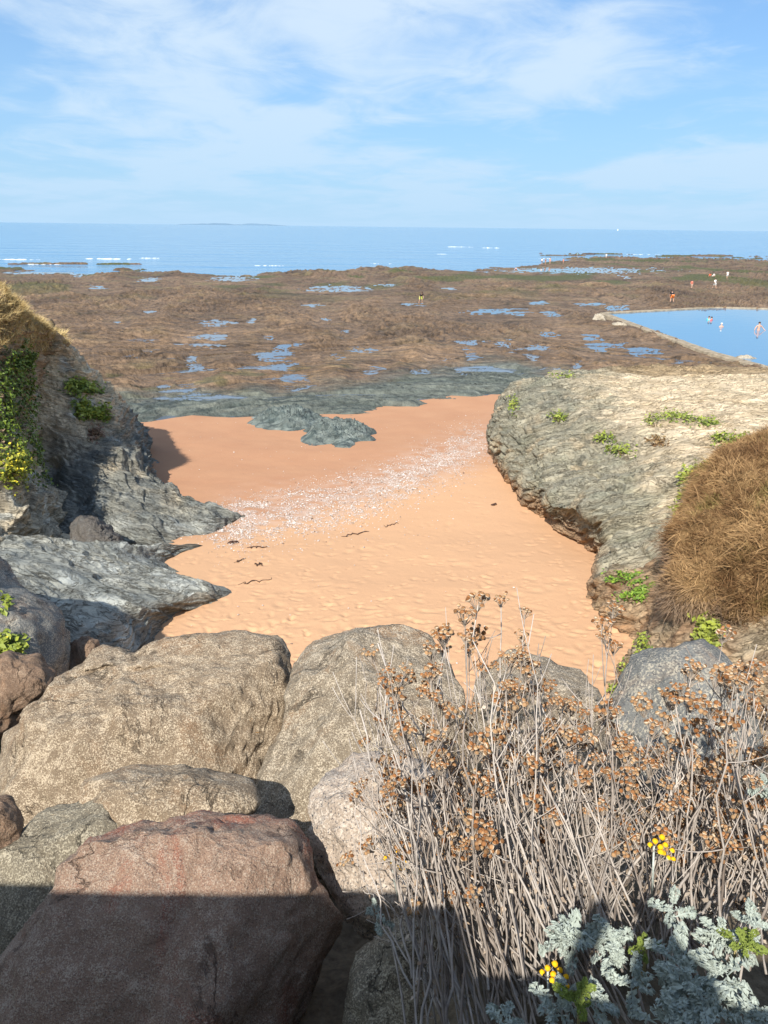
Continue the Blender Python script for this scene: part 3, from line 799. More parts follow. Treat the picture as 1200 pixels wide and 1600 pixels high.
def build_outcrop():
    nr, nc = 150, 190
    u = np.linspace(365, 610, nc); v = np.linspace(622, 716, nr); UU, VV = np.meshgrid(u, v)
    P = atz(UU, VV, .75 + 0 * UU)
    X, Y = P[..., 0], P[..., 1]
    w = fbm(p3(X / 1.5, Y / 1.5, 0), 3)
    d = np.minimum(np.sqrt(((UU - 528) / 58) ** 2 + ((VV - 679) / 24) ** 2), np.sqrt(((UU - 452) / 64) ** 2 + ((VV - 652) / 20) ** 2)) + .32 * w
    th = .5; l1 = X * math.cos(th) + Y * math.sin(th); l2 = -X * math.sin(th) + Y * math.cos(th) + .4 * fbm(p3(X / 2, Y / 2, 5), 2)
    ridge = 1 - 2 * np.abs(fbm(p3(l1 / 1.6, l2 / .45, 0), 4, .6))
    h = (1 - sstep(.2, 1.1, d)) * (.34 + .38 * ridge + .14 * fbm(p3(l1 / .5, l2 / .2, 2), 3)) - .12 * sstep(.85, 1.2, d)
    z = sand_z(Y) + h
    col = lerp(np.array([.065, .085, .080]), np.array([.22, .25, .225]), np.clip(.35 + .7 * fbm(p3(l1 / .9, l2 / .3, 7), 3), 0, 1)[..., None])
    o = add('rock_outcrop', p3(X, Y, z).reshape(-1, 3), grid_faces(nr, nc)[:, ::-1], M_REEF, col.reshape(-1, 3), origin=S(528, 690))
    tag(o, 'jagged dark blue-grey rock rising from the sand in front of the reef', 'rock')


build_outcrop()

# ------------------------------------------------------------------ boulders
_ico = {}


def ico(n):
    if n not in _ico:
        bm = bmesh.new(); bmesh.ops.create_icosphere(bm, subdivisions=n, radius=1.0)
        bm.verts.ensure_lookup_table()
        V = np.array([v.co[:] for v in bm.verts]); Fc = np.array([[v.index for v in f.verts] for f in bm.faces]); bm.free()
        _ico[n] = (V, Fc)
    return _ico[n]


AX = np.stack([ray(601, 800) - ray(600, 800), ray(600, 799) - ray(600, 800), -ray(600, 800)])
AX = AX / np.linalg.norm(AX, axis=1, keepdims=True)      # right, up, towards the viewer


def boulder(name, outline, Y, mat, label, front=.5, back=.7, tilt=.35, sub=6, seed=0, box=.72, facets=7, rough=.03, ridges=(), cat='boulder', group=None, lump=.06):
    ol = np.array(outline, float); cu, cv = (ol.max(0) + ol.min(0)) / 2
    c0 = atY(np.array(cu), np.array(cv), Y); D = -(c0 - CAMP) @ AX[2]
    rel = (ol - [cu, cv]) / FPX * D; rel[:, 1] *= -1
    ang = np.arctan2(rel[:, 1], rel[:, 0]); od = np.argsort(ang); ang = ang[od]; rad = np.hypot(rel[:, 0], rel[:, 1])[od]
    tt = np.linspace(-math.pi, math.pi, 361)
    # distance to the polygon edge along each direction, lightly rounded
    pts = rel[od]; rr = np.zeros(361)
    for i, t in enumerate(tt):
        d = np.array([math.cos(t), math.sin(t)]); best = 0
        for k in range(len(pts)):
            a, b = pts[k], pts[(k + 1) % len(pts)]; e = b - a
            den_ = d[0] * e[1] - d[1] * e[0]
            if abs(den_) < 1e-12: continue
            s = (a[0] * e[1] - a[1] * e[0]) / den_; q = (a[0] * d[1] - a[1] * d[0]) / den_
            if s > 0 and -1e-6 <= q <= 1 + 1e-6: best = max(best, s)
        rr[i] = best
    ker = np.hanning(13); ker /= ker.sum()
    rr = np.convolve(np.concatenate([rr[-13:-1], rr, rr[1:13]]), ker, 'same')[12:-12]
    V, Fc = ico(sub)
    rho = np.hypot(V[:, 0], V[:, 1]); th = np.arctan2(V[:, 1], V[:, 0])
    R = np.interp(th, tt, rr)
    x = R * np.cos(th) * rho ** box; y = R * np.sin(th) * rho ** box
    size = float(np.mean(rr))
    w = np.sign(V[:, 2]) * np.abs(V[:, 2]) ** box * np.where(V[:, 2] > 0, front, back) * size
    w = w - tilt * y
    L = np.stack([x, y, w], -1)
    rg = np.random.default_rng(seed + 100)
    for _ in range(facets):
        n = rg.normal(size=3); n[2] = abs(n[2]) * 1.2 + .25; n /= np.linalg.norm(n)
        ext = np.max(L @ n); cc = ext * rg.uniform(.68, .9)
        ov = np.maximum(0, L @ n - cc); L = L - n * (ov * .95)[:, None]
    for (px, py, nx, ny, wd, dp) in ridges:      # grooves: point, direction, width, depth in units of size
        q = (L[:, 0] / size - px) * -ny + (L[:, 1] / size - py) * nx
        L[:, 2] -= dp * size * np.exp(-(q / wd) ** 2) * (L[:, 2] > -.2)
    P = L[:, :1] * AX[0] + L[:, 1:2] * AX[1] + L[:, 2:] * AX[2]
    N = P / np.linalg.norm(P, axis=1, keepdims=True)
    s = seed * 13.7
    P = P + N * (lump * size * fbm(P * 1.7 / size + s, 3) + rough * 1.5 * fbm(P * 4 + s, 4, .55) + rough * .6 * (1 - 2 * np.abs(fbm(P * 11 + s, 3))))[:, None]
    W = P + c0
    org = np.array([c0[0], c0[1], W[:, 2].min()])
    o = add(name, W, Fc, mat, origin=org)
    return tag(o, label, cat, group)


G_TAN = mat_granite('tan_granite', (.275, .205, .135), (.60, .49, .35), (.12, .085, .055), (.32, .19, .10), .5, .6)
G_GREY = mat_granite('grey_granite', (.27, .215, .15), (.58, .49, .365), (.12, .10, .075), (.35, .20, .10), .5, .6)
G_RED = mat_granite('red_granite', (.33, .215, .15), (.52, .42, .325), (.14, .095, .08), (.33, .105, .06), .75, .42, scale=1.35)
G_PALE = mat_granite('pale_granite', (.50, .40, .31), (.66, .57, .47), (.07, .075, .085), (.42, .30, .22), .3, .5, scale=.7)
G_OLIVE = mat_granite('olive_granite', (.24, .205, .145), (.52, .46, .34), (.10, .085, .065), (.25, .19, .125), .4, .55)
G_BLUE = mat_granite('blue_schist', (.215, .215, .20), (.50, .45, .35), (.09, .09, .095), (.30, .20, .13), .55, .5, scale=.55)
G_BROWN = mat_granite('brown_granite', (.24, .155, .10), (.40, .29, .20), (.09, .065, .05), (.33, .17, .08), .5, .35)

M_BLOCK = mat_granite('shade_darkened_schist', (.12, .105, .09), (.18, .17, .15), (.06, .055, .055), (.10, .11, .11), .5, .3, scale=.4)  # brown schist with shade put into its colour, darker and cooler
boulder('boulder', [(-40, 1190), (10, 1140), (60, 1092), (118, 1032), (150, 1030), (165, 1036), (200, 1018), (245, 1016), (290, 1012), (340, 1004), (402, 1012), (428, 1035), (442, 1072), (440, 1110), (428, 1165), (402, 1232), (385, 1275), (250, 1320), (60, 1320), (-30, 1290)],
        4.1, G_TAN, 'large tan speckled boulder with creased top, left of the rounded tall one', .42, .8, .38, 6, 1, .6, 8, .028, ridges=[(-.1, .25, -.55, .8, .07, .08), (.35, .45, .9, -.4, .08, .05), (-.45, .5, .5, .85, .08, .06)])
boulder('boulder', [(386, 1290), (402, 1232), (425, 1160), (440, 1100), (448, 1068), (480, 1022), (540, 996), (610, 985), (662, 1002), (702, 1042), (726, 1092), (730, 1180), (722, 1260), (640, 1330), (520, 1340), (440, 1320)],
        3.9, G_GREY, 'tall rounded grey speckled boulder in the middle, against the sand', .45, .8, .45, 6, 2, .66, 4, .02)
boulder('boulder', [(112, 1236), (150, 1224), (200, 1219), (300, 1220), (388, 1236), (397, 1262), (386, 1292), (330, 1312), (220, 1316), (140, 1285)],
        3.05, G_TAN, 'low flat-fronted tan slab wedged under the large tan boulder', .6, .9, .5, 5, 3, .6, 4, .018)
boulder('boulder', [(-40, 1560), (-4, 1500), (48, 1432), (84, 1372), (142, 1350), (205, 1336), (280, 1328), (330, 1340), (396, 1334), (442, 1350), (478, 1390), (504, 1436), (526, 1496), (542, 1560), (540, 1650), (420, 1720), (120, 1730), (-40, 1690)],
        2.15, G_RED, 'big reddish boulder half in shadow at the bottom left', .34, .6, .46, 6, 4, .56, 8, .022, ridges=[(.25, .75, .3, .95, .07, .06), (-.5, .6, .8, .6, .06, .04)])
boulder('boulder', [(-60, 1360), (0, 1325), (50, 1290), (100, 1271), (160, 1280), (208, 1300), (160, 1380), (90, 1440), (20, 1500), (-60, 1520)],
        2.75, G_OLIVE, 'grey-green boulder tucked behind the reddish one at the left edge', .5, .8, .4, 5, 5, .66, 6, .02)
boulder('boulder', [(-50, 1250), (0, 1258), (24, 1288), (36, 1318), (10, 1345), (-50, 1350)],
        2.9, G_BROWN, 'small brown stone at the left edge below the large tan boulder', .6, .8, .3, 5, 6, .7, 6, .015)
boulder('boulder', [(478, 1272), (510, 1238), (560, 1216), (640, 1208), (728, 1226), (752, 1300), (720, 1400), (640, 1460), (570, 1450), (530, 1412), (490, 1330)],
        2.75, G_PALE, 'pinkish white speckled boulder behind the dry stems, right of the reddish one', .55, .8, .4, 6, 7, .68, 7, .02)
boulder('boulder', [(735, 1190), (746, 1082), (764, 1048), (810, 1036), (880, 1042), (930, 1066), (950, 1130), (930, 1240), (840, 1280), (760, 1260)],
        3.7, G_GREY, 'tan grey boulder seen through the dry stems, right of the tall rounded one', .5, .8, .4, 5, 8, .68, 6, .02)
boulder('boulder', [(958, 1120), (980, 1085), (1012, 1042), (1080, 1022), (1150, 1012), (1190, 1030), (1222, 1070), (1240, 1160), (1180, 1240), (1060, 1250), (980, 1200)],
        3.9, G_BLUE, 'blue-grey streaked boulder behind the stems at the right edge', .5, .8, .45, 5, 9, .66, 6, .02)
boulder('boulder', [(-60, 1030), (0, 1030), (40, 1032), (68, 1060), (62, 1092), (30, 1130), (-10, 1165), (-60, 1170)],
        5.2, G_BROWN, 'rusty brown boulder at the left edge beside the large tan one', .6, .8, .35, 5, 10, .7, 7, .03)
boulder('boulder', [(82, 1030), (92, 1012), (128, 996), (148, 1004), (152, 1022), (140, 1044), (100, 1060)],
        9.2, G_BROWN, 'small rounded purple-brown stone in shade behind the large tan boulder', .7, .8, .2, 5, 11, .8, 5, .03)
boulder('boulder', [(-330, 830), (-170, 815), (-70, 865), (-12, 926), (20, 942), (48, 960), (78, 1000), (88, 1050), (60, 1110), (-80, 1180), (-330, 1160)],
        8.6, G_BLUE, 'dark blue-grey rock in shadow at the left edge above the rusty boulder', .6, .9, .3, 5, 12, .7, 8, .06)
boulder('boulder', [(540, 1610), (560, 1540), (600, 1490), (680, 1480), (740, 1530), (760, 1640), (700, 1720), (580, 1720)],
        2.0, G_OLIVE, 'shaded dark boulder under the stems at the bottom edge', .5, .8, .4, 5, 13, .7, 6, .02)
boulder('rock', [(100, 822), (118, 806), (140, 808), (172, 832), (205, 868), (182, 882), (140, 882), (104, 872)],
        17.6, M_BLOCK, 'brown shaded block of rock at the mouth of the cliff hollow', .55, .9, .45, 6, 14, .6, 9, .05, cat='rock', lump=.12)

# ------------------------------------------------------------------ bank of earth and rubble under the boulders, promenade wall behind the viewer
def build_bank():
    nr, nc = 90, 300
    Y = np.linspace(-.6, 9.5, nr); X = np.linspace(-15, 18, nc); YY, XX = np.meshgrid(Y, X, indexing='ij')
    z = np.interp(YY, [-.6, .6, 1.4, 2.4, 3.4, 4.5, 6.0, 8.0, 9.5], [7.3, 7.3, 7.15, 6.9, 6.4, 5.8, 4.2, 2.6, 2.2])
    zr = np.interp(YY, [-.6, .6, 1.4, 2.2, 3.2, 4.5, 6.0, 8.0, 9.5], [7.75, 7.75, 7.65, 7.5, 7.05, 6.6, 4.8, 2.8, 2.2])
    z = lerp(z, zr, sstep(-.1, .35, XX))
    z = np.maximum(z, lerp(-5, 6.6, sstep(4.2, 6.2, XX)) - 1.5 * sstep(7.5, 10, YY)) + .06 * fbm(p3(XX * 2, YY * 2, 0), 4) + .02 * fbm(p3(XX * 12, YY * 12, 3), 3)
    col = lerp(np.array([.10, .08, .055]), np.array([.2, .16, .11]), np.clip(.5 + .6 * fbm(p3(XX * 3, YY * 3, 6), 4), 0, 1)[..., None])
    tag(add('embankment', p3(XX, YY, z).reshape(-1, 3), grid_faces(nr, nc), M_SOIL, col.reshape(-1, 3)), 'dark earth bank beneath the boulders and dry plants', kind='structure')


build_bank()


def box_mesh(bm, x0, x1, y0, y1, z0, z1):
    vs_ = [bm.verts.new(p) for p in ((x0, y0, z0), (x1, y0, z0), (x1, y1, z0), (x0, y1, z0), (x0, y0, z1), (x1, y0, z1), (x1, y1, z1), (x0, y1, z1))]
    for f in ((3, 2, 1, 0), (4, 5, 6, 7), (0, 1, 5, 4), (1, 2, 6, 5), (2, 3, 7, 6), (3, 0, 4, 7)): bm.faces.new([vs_[i] for i in f])


def build_wall():
    wm = mat_plain('wall_render', (.4, .37, .32), .9, .2, 8.)
    for nm, x0, x1, zt, lab in (('promenade_wall', -15, -.38, 9.66, 'masonry wall on which the viewer leans, higher run'), ('promenade_wall', -.376, 18, 9.40, 'masonry wall on which the viewer leans, run lowered to let sun onto the stems')):  # step in the top is made up, shaping the shadow on the plants
        bm = bmesh.new(); box_mesh(bm, x0, x1, -.35, .12, 7.0, zt); me = bpy.data.meshes.new(nm)
        bmesh.ops.bevel(bm, geom=bm.edges[:], offset=.03, segments=2, affect='EDGES')
        bm.to_mesh(me); bm.free(); me.materials.append(wm)
        tag(link(nm, me), lab, kind='structure')
    bm = bmesh.new(); box_mesh(bm, -15, 18, -9, -.352, 7.0, 8.40); me = bpy.data.meshes.new('promenade'); bm.to_mesh(me); bm.free()
    me.materials.append(mat_plain('paving', (.32, .30, .27), .9, .2, 5.)); tag(link('promenade', me), 'paved walk behind the wall', kind='structure')


build_wall()
#@@MORE
# ------------------------------------------------------------------ bathing pool: wall, water
def build_bathing_pool():
    m = mat_plain('old_concrete', (.33, .27, .19), .9, .35, 1.6)
    pts = [np.array(p) for p in (POOL_IN[3], POOL_IN[2], POOL_IN[1], POOL_IN[0], POOL_IN[8], POOL_IN[7], POOL_IN[6], POOL_IN[5], POOL_IN[4])]
    # dense centre line
    line = []
    for a, b in zip(pts[:-1], pts[1:]):
        n = max(2, int(np.linalg.norm(b - a) / .8))
        line += [a + (b - a) * k / n for k in range(n)]
    line.append(pts[-1]); line = np.array(line)
    t = np.gradient(line, axis=0); t /= np.linalg.norm(t, axis=1, keepdims=True); nrm = np.stack([-t[:, 1], t[:, 0]], -1)
    cen = np.mean(pts, axis=0); nrm *= np.sign(np.sum((line - cen) * nrm, 1))[:, None]
    w = .85
    sl = np.linspace(0, 1, len(line)); drop = -.10 * sstep(.70, .8, sl)
    prof = [(-.02, -1.0), (-.02, PZ - .03), (.03, PZ), (w - .08, PZ + .02), (w, PZ - .04), (w + .12, PZ - .5), (w + .25, -1.0)]
    G = np.zeros((len(prof), len(line), 3))
    for k, (o_, z_) in enumerate(prof):
        G[k, :, :2] = line + nrm * o_; G[k, :, 2] = z_ + (drop if z_ > -.9 else 0)
    G += .05 * np.stack([fbm(G * .8, 3), fbm(G * .8 + 9, 3), .8 * fbm(G * .9 + 30, 3)], -1)
    tag(add('pool_wall', G.reshape(-1, 3), grid_faces(len(prof), len(line)), m, smooth=False, origin=(*pts[3], 0.0)), 'weathered concrete wall round the sea bathing pool', 'wall')
    P = np.array([(*p, PZ - .12) for p in POOL_IN])
    c = P.mean(0)
    V = np.concatenate([[c], P]); n = len(P)
    add_ = add('bathing_pool_water', V, np.array([[0, 1 + (i + 1) % n, 1 + i] for i in range(n)])[:, ::-1], M_BATH)
    tag(add_, 'smooth blue water of the sea bathing pool', kind='structure')


build_bathing_pool()
PALE_ST = mat_granite('pale_stone', (.42, .36, .27), (.52, .47, .38), (.2, .17, .13), (.35, .27, .17), .3, .4, scale=.2)
boulder('rock', [(924, 503), (930, 492), (937, 489), (944, 494), (948, 503), (938, 507)], 88.0, PALE_ST, 'pale wedge of rock at the outer corner of the bathing pool wall', .9, .9, .1, 4, 31, .8, 5, .08, cat='rock')
boulder('rock', [(956, 505), (966, 503), (980, 508), (984, 511), (970, 513), (958, 509)], 82.0, PALE_ST, 'low pale rock lying against the near pool wall', .6, .9, .1, 4, 32, .8, 5, .08, cat='rock')
boulder('rock', [(1150, 556), (1165, 555), (1186, 560), (1190, 564), (1170, 566), (1152, 562)], 61.0, PALE_ST, 'flat pale rock where the pool wall ends at the water', .5, .9, .1, 4, 33, .8, 5, .08, cat='rock')


# ------------------------------------------------------------------ shells, driftweed
def build_shells():
    rg = np.random.default_rng(12)
    A = np.array([(335, 832), (400, 822), (480, 808), (560, 790), (620, 762), (660, 742), (705, 716), (757, 692)], float)
    B = np.array([(345, 800), (420, 785), (500, 768), (580, 752), (650, 728), (700, 700), (755, 668)], float)
    pts = []
    def along(L, n, sd0, sd1):
        t = rg.uniform(0, 1, n) * (len(L) - 1); i = np.minimum(t.astype(int), len(L) - 2); f = (t - i)[:, None]
        p = L[i] * (1 - f) + L[i + 1] * f
        sd = lerp(sd0, sd1, t / (len(L) - 1))
        return p + np.stack([rg.normal(0, 12, n), rg.normal(0, 1, n) * sd], -1)
    pts.append(along(A, 19000, 14, 15)); pts.append(along(B, 10500, 8, 15)); pts.append(along(A, 4200, 26, 26))
    q = np.stack([rg.uniform(250, 760, 500), rg.uniform(660, 860, 500)], -1); pts.append(q)
    q = np.stack([rg.uniform(270, 960, 90), rg.uniform(830, 1050, 90)], -1); pts.append(q)
    P = np.concatenate(pts)
    keep = (P[:, 0] < 762 + .25 * (P[:, 1] - 700)) & (P[:, 0] > 240)
    P = P[keep]
    cl = fbm(p3(P[:, 0] / 26, P[:, 1] / 9, 0), 2); P = P[cl > rg.uniform(-.55, .35, len(P))]
    z = np.full(len(P), 1.3)
    for _ in range(8):
        W = atz(P[:, 0], P[:, 1], z); z = sand_z(W[:, 1])
    n = len(W); sz = rg.gamma(2.0, .006, n) + .0075
    an = rg.uniform(0, 6.28, n)
    base = np.array([(1, 0, 0), (.2, .8, .05), (-.9, .25, 0), (-.3, -.75, .02), (.05, .05, .55)])
    V = base[None] * sz[:, None, None]
    V = V * rg.uniform(.6, 1.3, (n, 5, 1))
    ca, sa = np.cos(an), np.sin(an)
    Vx = V[..., 0] * ca[:, None] - V[..., 1] * sa[:, None]; Vy = V[..., 0] * sa[:, None] + V[..., 1] * ca[:, None]
    V = np.stack([Vx, Vy, V[..., 2]], -1) + W[:, None] + np.array([0, 0, .012])
    V[..., 2] += .05 * fbm(p3(V[..., 0] / 4, V[..., 1] / 4, 0), 2)
    f = np.array([(0, 1, 4), (1, 2, 4), (2, 3, 4), (3, 0, 4)])
    Fc = (np.arange(n)[:, None, None] * 5 + f[None]).reshape(-1, 3)
    pal = np.array([(.66, .58, .52), (.55, .46, .39), (.60, .44, .36), (.36, .27, .21), (.78, .74, .69), (.20, .13, .09)])
    c = .9 * pal[rg.choice(6, n, p=[.34, .22, .16, .08, .16, .04])] * rg.uniform(.8, 1.05, (n, 1))
    o = add('shell_litter', V.reshape(-1, 3), Fc, M_FLAKE, np.repeat(np.clip(c, 0, .9), 5, 0), smooth=False)
    tag(o, 'broken white and pink shells strewn in bands across the sand', kind='stuff')


build_shells()


def tube(path, rad, sides=5, cap=True):
    path = np.asarray(path, float); n = len(path); rad = np.broadcast_to(np.asarray(rad, float), (n,))
    t = np.gradient(path, axis=0); t /= np.maximum(np.linalg.norm(t, axis=1, keepdims=True), 1e-9)
    ref = np.array([0.3, 0.2, 1.0]) if abs(t[0, 2]) < .8 else np.array([1.0, .1, 0])
    a = np.cross(t, ref); a /= np.linalg.norm(a, axis=1, keepdims=True); b = np.cross(t, a)
    th = np.arange(sides) * 2 * math.pi / sides
    V = path[:, None] + rad[:, None, None] * (np.cos(th)[None, :, None] * a[:, None] + np.sin(th)[None, :, None] * b[:, None])
    i = np.arange(n * sides).reshape(n, sides); j = np.roll(i, -1, 1)
    Fq = np.stack([i[:-1], j[:-1], j[1:], i[1:]], -1).reshape(-1, 4)
    V = V.reshape(-1, 3)
    Ft = np.zeros((0, 3), int)
    if cap:
        V = np.concatenate([V, path[-1:], path[:1]]); k = n * sides
        Ft = np.concatenate([np.stack([i[-1], j[-1], np.full(sides, k)], -1), np.stack([j[0], i[0], np.full(sides, k + 1)], -1)])
    return V, [Fq, Ft]


class MB:
    def __init__(s): s.V, s.Q, s.T, s.C, s.n = [], [], [], [], 0
    def add(s, V, F, col):
        for f in (F if isinstance(F, list) else [F]):
            f = np.asarray(f)
            if not len(f): continue
            (s.Q if f.shape[1] == 4 else s.T).append(f + s.n)
        s.V.append(V); s.C.append(np.broadcast_to(np.asarray(col, float), (len(V), 3))); s.n += len(V)
    def mesh(s, name, mat, smooth=True, origin=None):
        fl = []
        if s.Q: fl.append(np.concatenate(s.Q))
        if s.T: fl.append(np.concatenate(s.T))
        return mesh_from(name, np.concatenate(s.V), fl, mat, np.clip(np.concatenate(s.C), 0, 1), smooth, origin)


def build_weed():
    m = mat_plain('dried_kelp', (.07, .035, .022), .6, .4, 20.)
    rg = np.random.default_rng(3)
    items = [((535, 838), (575, 830), .05, 'long dark strand of driftweed lying below the shell bands', 'driftweed'),
             ((387, 857), (418, 855), .045, 'short dark driftweed strand near the lowest rock toe', 'driftweed'),
             ((356, 849), (373, 847), .11, 'clump of dark red weed at the tip of the rock toe', 'driftweed'),
             ((600, 822), (622, 819), .035, 'thin broken weed trail right of the long strand', 'driftweed'),
             ((769, 790), (776, 789), .09, 'lone dark weed scrap on bare sand beside the headland', 'driftweed'),
             ((366, 880), (384, 873), .03, 'thin curled twig on the sand between the two rock toes', 'driftweed'),
             ((398, 882), (412, 884), .035, 'small dark twig right of the curled one', 'driftweed'),
             ((372, 915), (425, 905), .03, 'loose line of weed crumbs off the tip of the pale slab', 'driftweed')]
    for (a, b, r, lab, cat) in items:
        p0, p1 = S(*a), S(*b); n = 14
        t = np.linspace(0, 1, n)[:, None]; path = p0 + (p1 - p0) * t
        path[:, 1] += .28 * fbm(p3(t[:, 0] * 4, a[0], 0), 3); path[:, 0] += .12 * fbm(p3(t[:, 0] * 5, a[1], 3), 2)
        r = r * .6
        path[:, 2] = sand_z(path[:, 1]) + .015 + .05 * fbm(p3(path[:, 0] / 4, path[:, 1] / 4, 0), 2)
        rr = r * (.45 + .9 * np.abs(fbm(p3(t[:, 0] * 7, a[0], 9), 2))) * np.sin(np.linspace(.15, 3.0, n)) ** .5
        V, F = tube(path, rr, 6); V[:, 2] = np.where(V[:, 2] > path[:, 2].mean(), V[:, 2], V[:, 2])
        tag(add('driftweed', V, F, m, origin=p0), lab, cat, 'weed scraps on the sand')


build_weed()


# ------------------------------------------------------------------ people
def person(u, v, hgt, head, pose, label, skin=(.55, .33, .23), top=None, legs=None, hair=(.06, .04, .03), hat=None, water=False, at=None):
    zz = .45
    if at is not None: p, zz = np.array(at, float), at[2]
    for _ in range(4 if at is None else 0):
        p = atz(np.array(u, float), np.array(v, float), np.array(zz))
        zz = (PZ - .12) if water else reef_z(p[0], p[1])
    k = hgt / 1.7
    J = dict(pel=(0, 0, .92), chest=(0, 0, 1.28), neck=(0, 0, 1.45), head=(0, .02, 1.56), crown=(0, .01, 1.67),
             hl=(-.10, 0, .88), hr=(.10, 0, .88), kl=(-.11, .02, .48), kr=(.11, .02, .48), al=(-.11, -.02, .08), ar=(.11, -.02, .08), tl=(-.13, .15, .03), tr=(.13, .15, .03),
             sl=(-.19, 0, 1.40), sr=(.19, 0, 1.40), el=(-.25, -.03, 1.12), er=(.25, -.03, 1.12), wl=(-.25, .08, .88), wr=(.25, .08, .88), fl=(-.24, .12, .78), fr=(.24, .12, .78))
    J = {a: np.array(b) for a, b in J.items()}
    up = ['chest', 'neck', 'head', 'crown', 'sl', 'sr', 'el', 'er', 'wl', 'wr', 'fl', 'fr']
    def rotx(keys, piv, ang):
        c, s_ = math.cos(ang), math.sin(ang)
        for q in keys:
            d = J[q] - piv; J[q] = piv + np.array([d[0], d[1] * c + d[2] * s_, -d[1] * s_ + d[2] * c])
    if pose == 'walk':
        rotx(['kl', 'al', 'tl'], J['hl'], -.38); rotx(['kr', 'ar', 'tr'], J['hr'], .35); rotx(['ar', 'tr'], J['kr'], .4)
        rotx(['el', 'wl', 'fl'], J['sl'], .45); rotx(['er', 'wr', 'fr'], J['sr'], -.4)
    elif pose == 'bend':
        rotx(up, J['pel'], .75); rotx(['el', 'wl', 'fl'], J['sl'], -.7); rotx(['er', 'wr', 'fr'], J['sr'], -.7)
        J['kl'] += (0, .08, 0); J['kr'] += (0, .08, 0)
        J['kl'][0] -= .08; J['kr'][0] += .08; J['al'][0] -= .12; J['ar'][0] += .12; J['tl'][0] -= .12; J['tr'][0] += .12
    elif pose == 'crouch':
        for q in list(J):
            if q in up or q in ('pel', 'hl', 'hr'): J[q] = J[q] + np.array([0, -.22, -.56])
        rotx(up, J['pel'], .7); J['kl'] += (0, .34, .02); J['kr'] += (0, .34, .02)
        rotx(['el', 'wl', 'fl'], J['sl'], -.6); rotx(['er', 'wr', 'fr'], J['sr'], -.6)
    elif pose == 'photo':
        J['el'] = np.array([-.27, .16, 1.24]); J['wl'] = np.array([-.10, .36, 1.48]); J['fl'] = np.array([-.05, .40, 1.54])
        J['er'] = np.array([.27, .16, 1.24]); J['wr'] = np.array([.10, .36, 1.48]); J['fr'] = np.array([.05, .40, 1.54])
    elif pose == 'wade':
        J['el'] = np.array([-.42, .05, 1.16]); J['wl'] = np.array([-.55, .2, .98]); J['fl'] = np.array([-.60, .27, .94])
        J['er'] = np.array([.42, .05, 1.16]); J['wr'] = np.array([.55, .2, 1.0]); J['fr'] = np.array([.60, .27, .96])
    rad = dict(pel=.14, chest=.15, neck=.06, head=.105, crown=.07, hl=.10, hr=.10, kl=.065, kr=.065, al=.045, ar=.045, tl=.04, tr=.04, sl=.07, sr=.07, el=.048, er=.048, wl=.035, wr=.035, fl=.035, fr=.035)
    E_ = [('pel', 'chest'), ('chest', 'neck'), ('neck', 'head'), ('head', 'crown'), ('pel', 'hl'), ('pel', 'hr'), ('hl', 'kl'), ('kl', 'al'), ('al', 'tl'), ('hr', 'kr'), ('kr', 'ar'), ('ar', 'tr'),
          ('chest', 'sl'), ('chest', 'sr'), ('sl', 'el'), ('el', 'wl'), ('wl', 'fl'), ('sr', 'er'), ('er', 'wr'), ('wr', 'fr')]
    def skinned(name, edges, grow, mat, parent):
        ks = []
        for e in edges:
            for q in e:
                if q not in ks: ks.append(q)
        me = bpy.data.meshes.new(name); me.from_pydata([tuple(J[q] * k) for q in ks], [(ks.index(a), ks.index(b)) for a, b in edges], [])
        o = link(name, me, parent)
        sk = o.modifiers.new('skin', 'SKIN'); sk.use_smooth_shade = True
        for q, d in zip(ks, me.skin_vertices[0].data):
            r = (rad[q] + grow) * k; d.radius = (r, r * (.8 if q in ('chest', 'pel') else 1)); d.use_root = (q == ks[0])
        ss = o.modifiers.new('smooth', 'SUBSURF'); ss.levels = 1; ss.render_levels = 1
        me.materials.append(mat); return o
    sink = {'wade': .95, 'swim': 1.30}.get(pose, 0) * k
    root = empty('person', (p[0], p[1], zz - sink))
    root.rotation_euler = (0, 0, math.radians(head))
    skinned('body', E_, 0, mat_plain('skin', skin, .6, .1, 9.), root)
    if top: skinned('shirt', [('pel', 'chest'), ('chest', 'sl'), ('chest', 'sr'), ('sl', 'el'), ('sr', 'er')], .022, mat_plain('shirt_cloth', top, .9, .15, 9.), root)
    if legs: skinned('shorts', [('pel', 'hl'), ('pel', 'hr'), ('hl', 'kl'), ('hr', 'kr')], .03, mat_plain('shorts_cloth', legs, .9, .15, 9.), root)
    V, Fc = ico(3)
    hc = (J['head'] * .45 + J['crown'] * .55) * k
    hv = V * np.array([.115, .125, .115]) * k; hv = hv[:] ; hv[:, 2] = np.maximum(hv[:, 2], -.03 * k); hv[:, 1] -= .02 * k
    add('hat' if hat else 'hair', hv + hc + np.array([0, 0, .035 * k]), Fc, mat_plain('hair' if not hat else 'hat_cloth', hat or hair, .8, .2, 9.), parent=root)
    tag(root, label, 'person', 'people out on the reef and in the pool' if at is None else None)


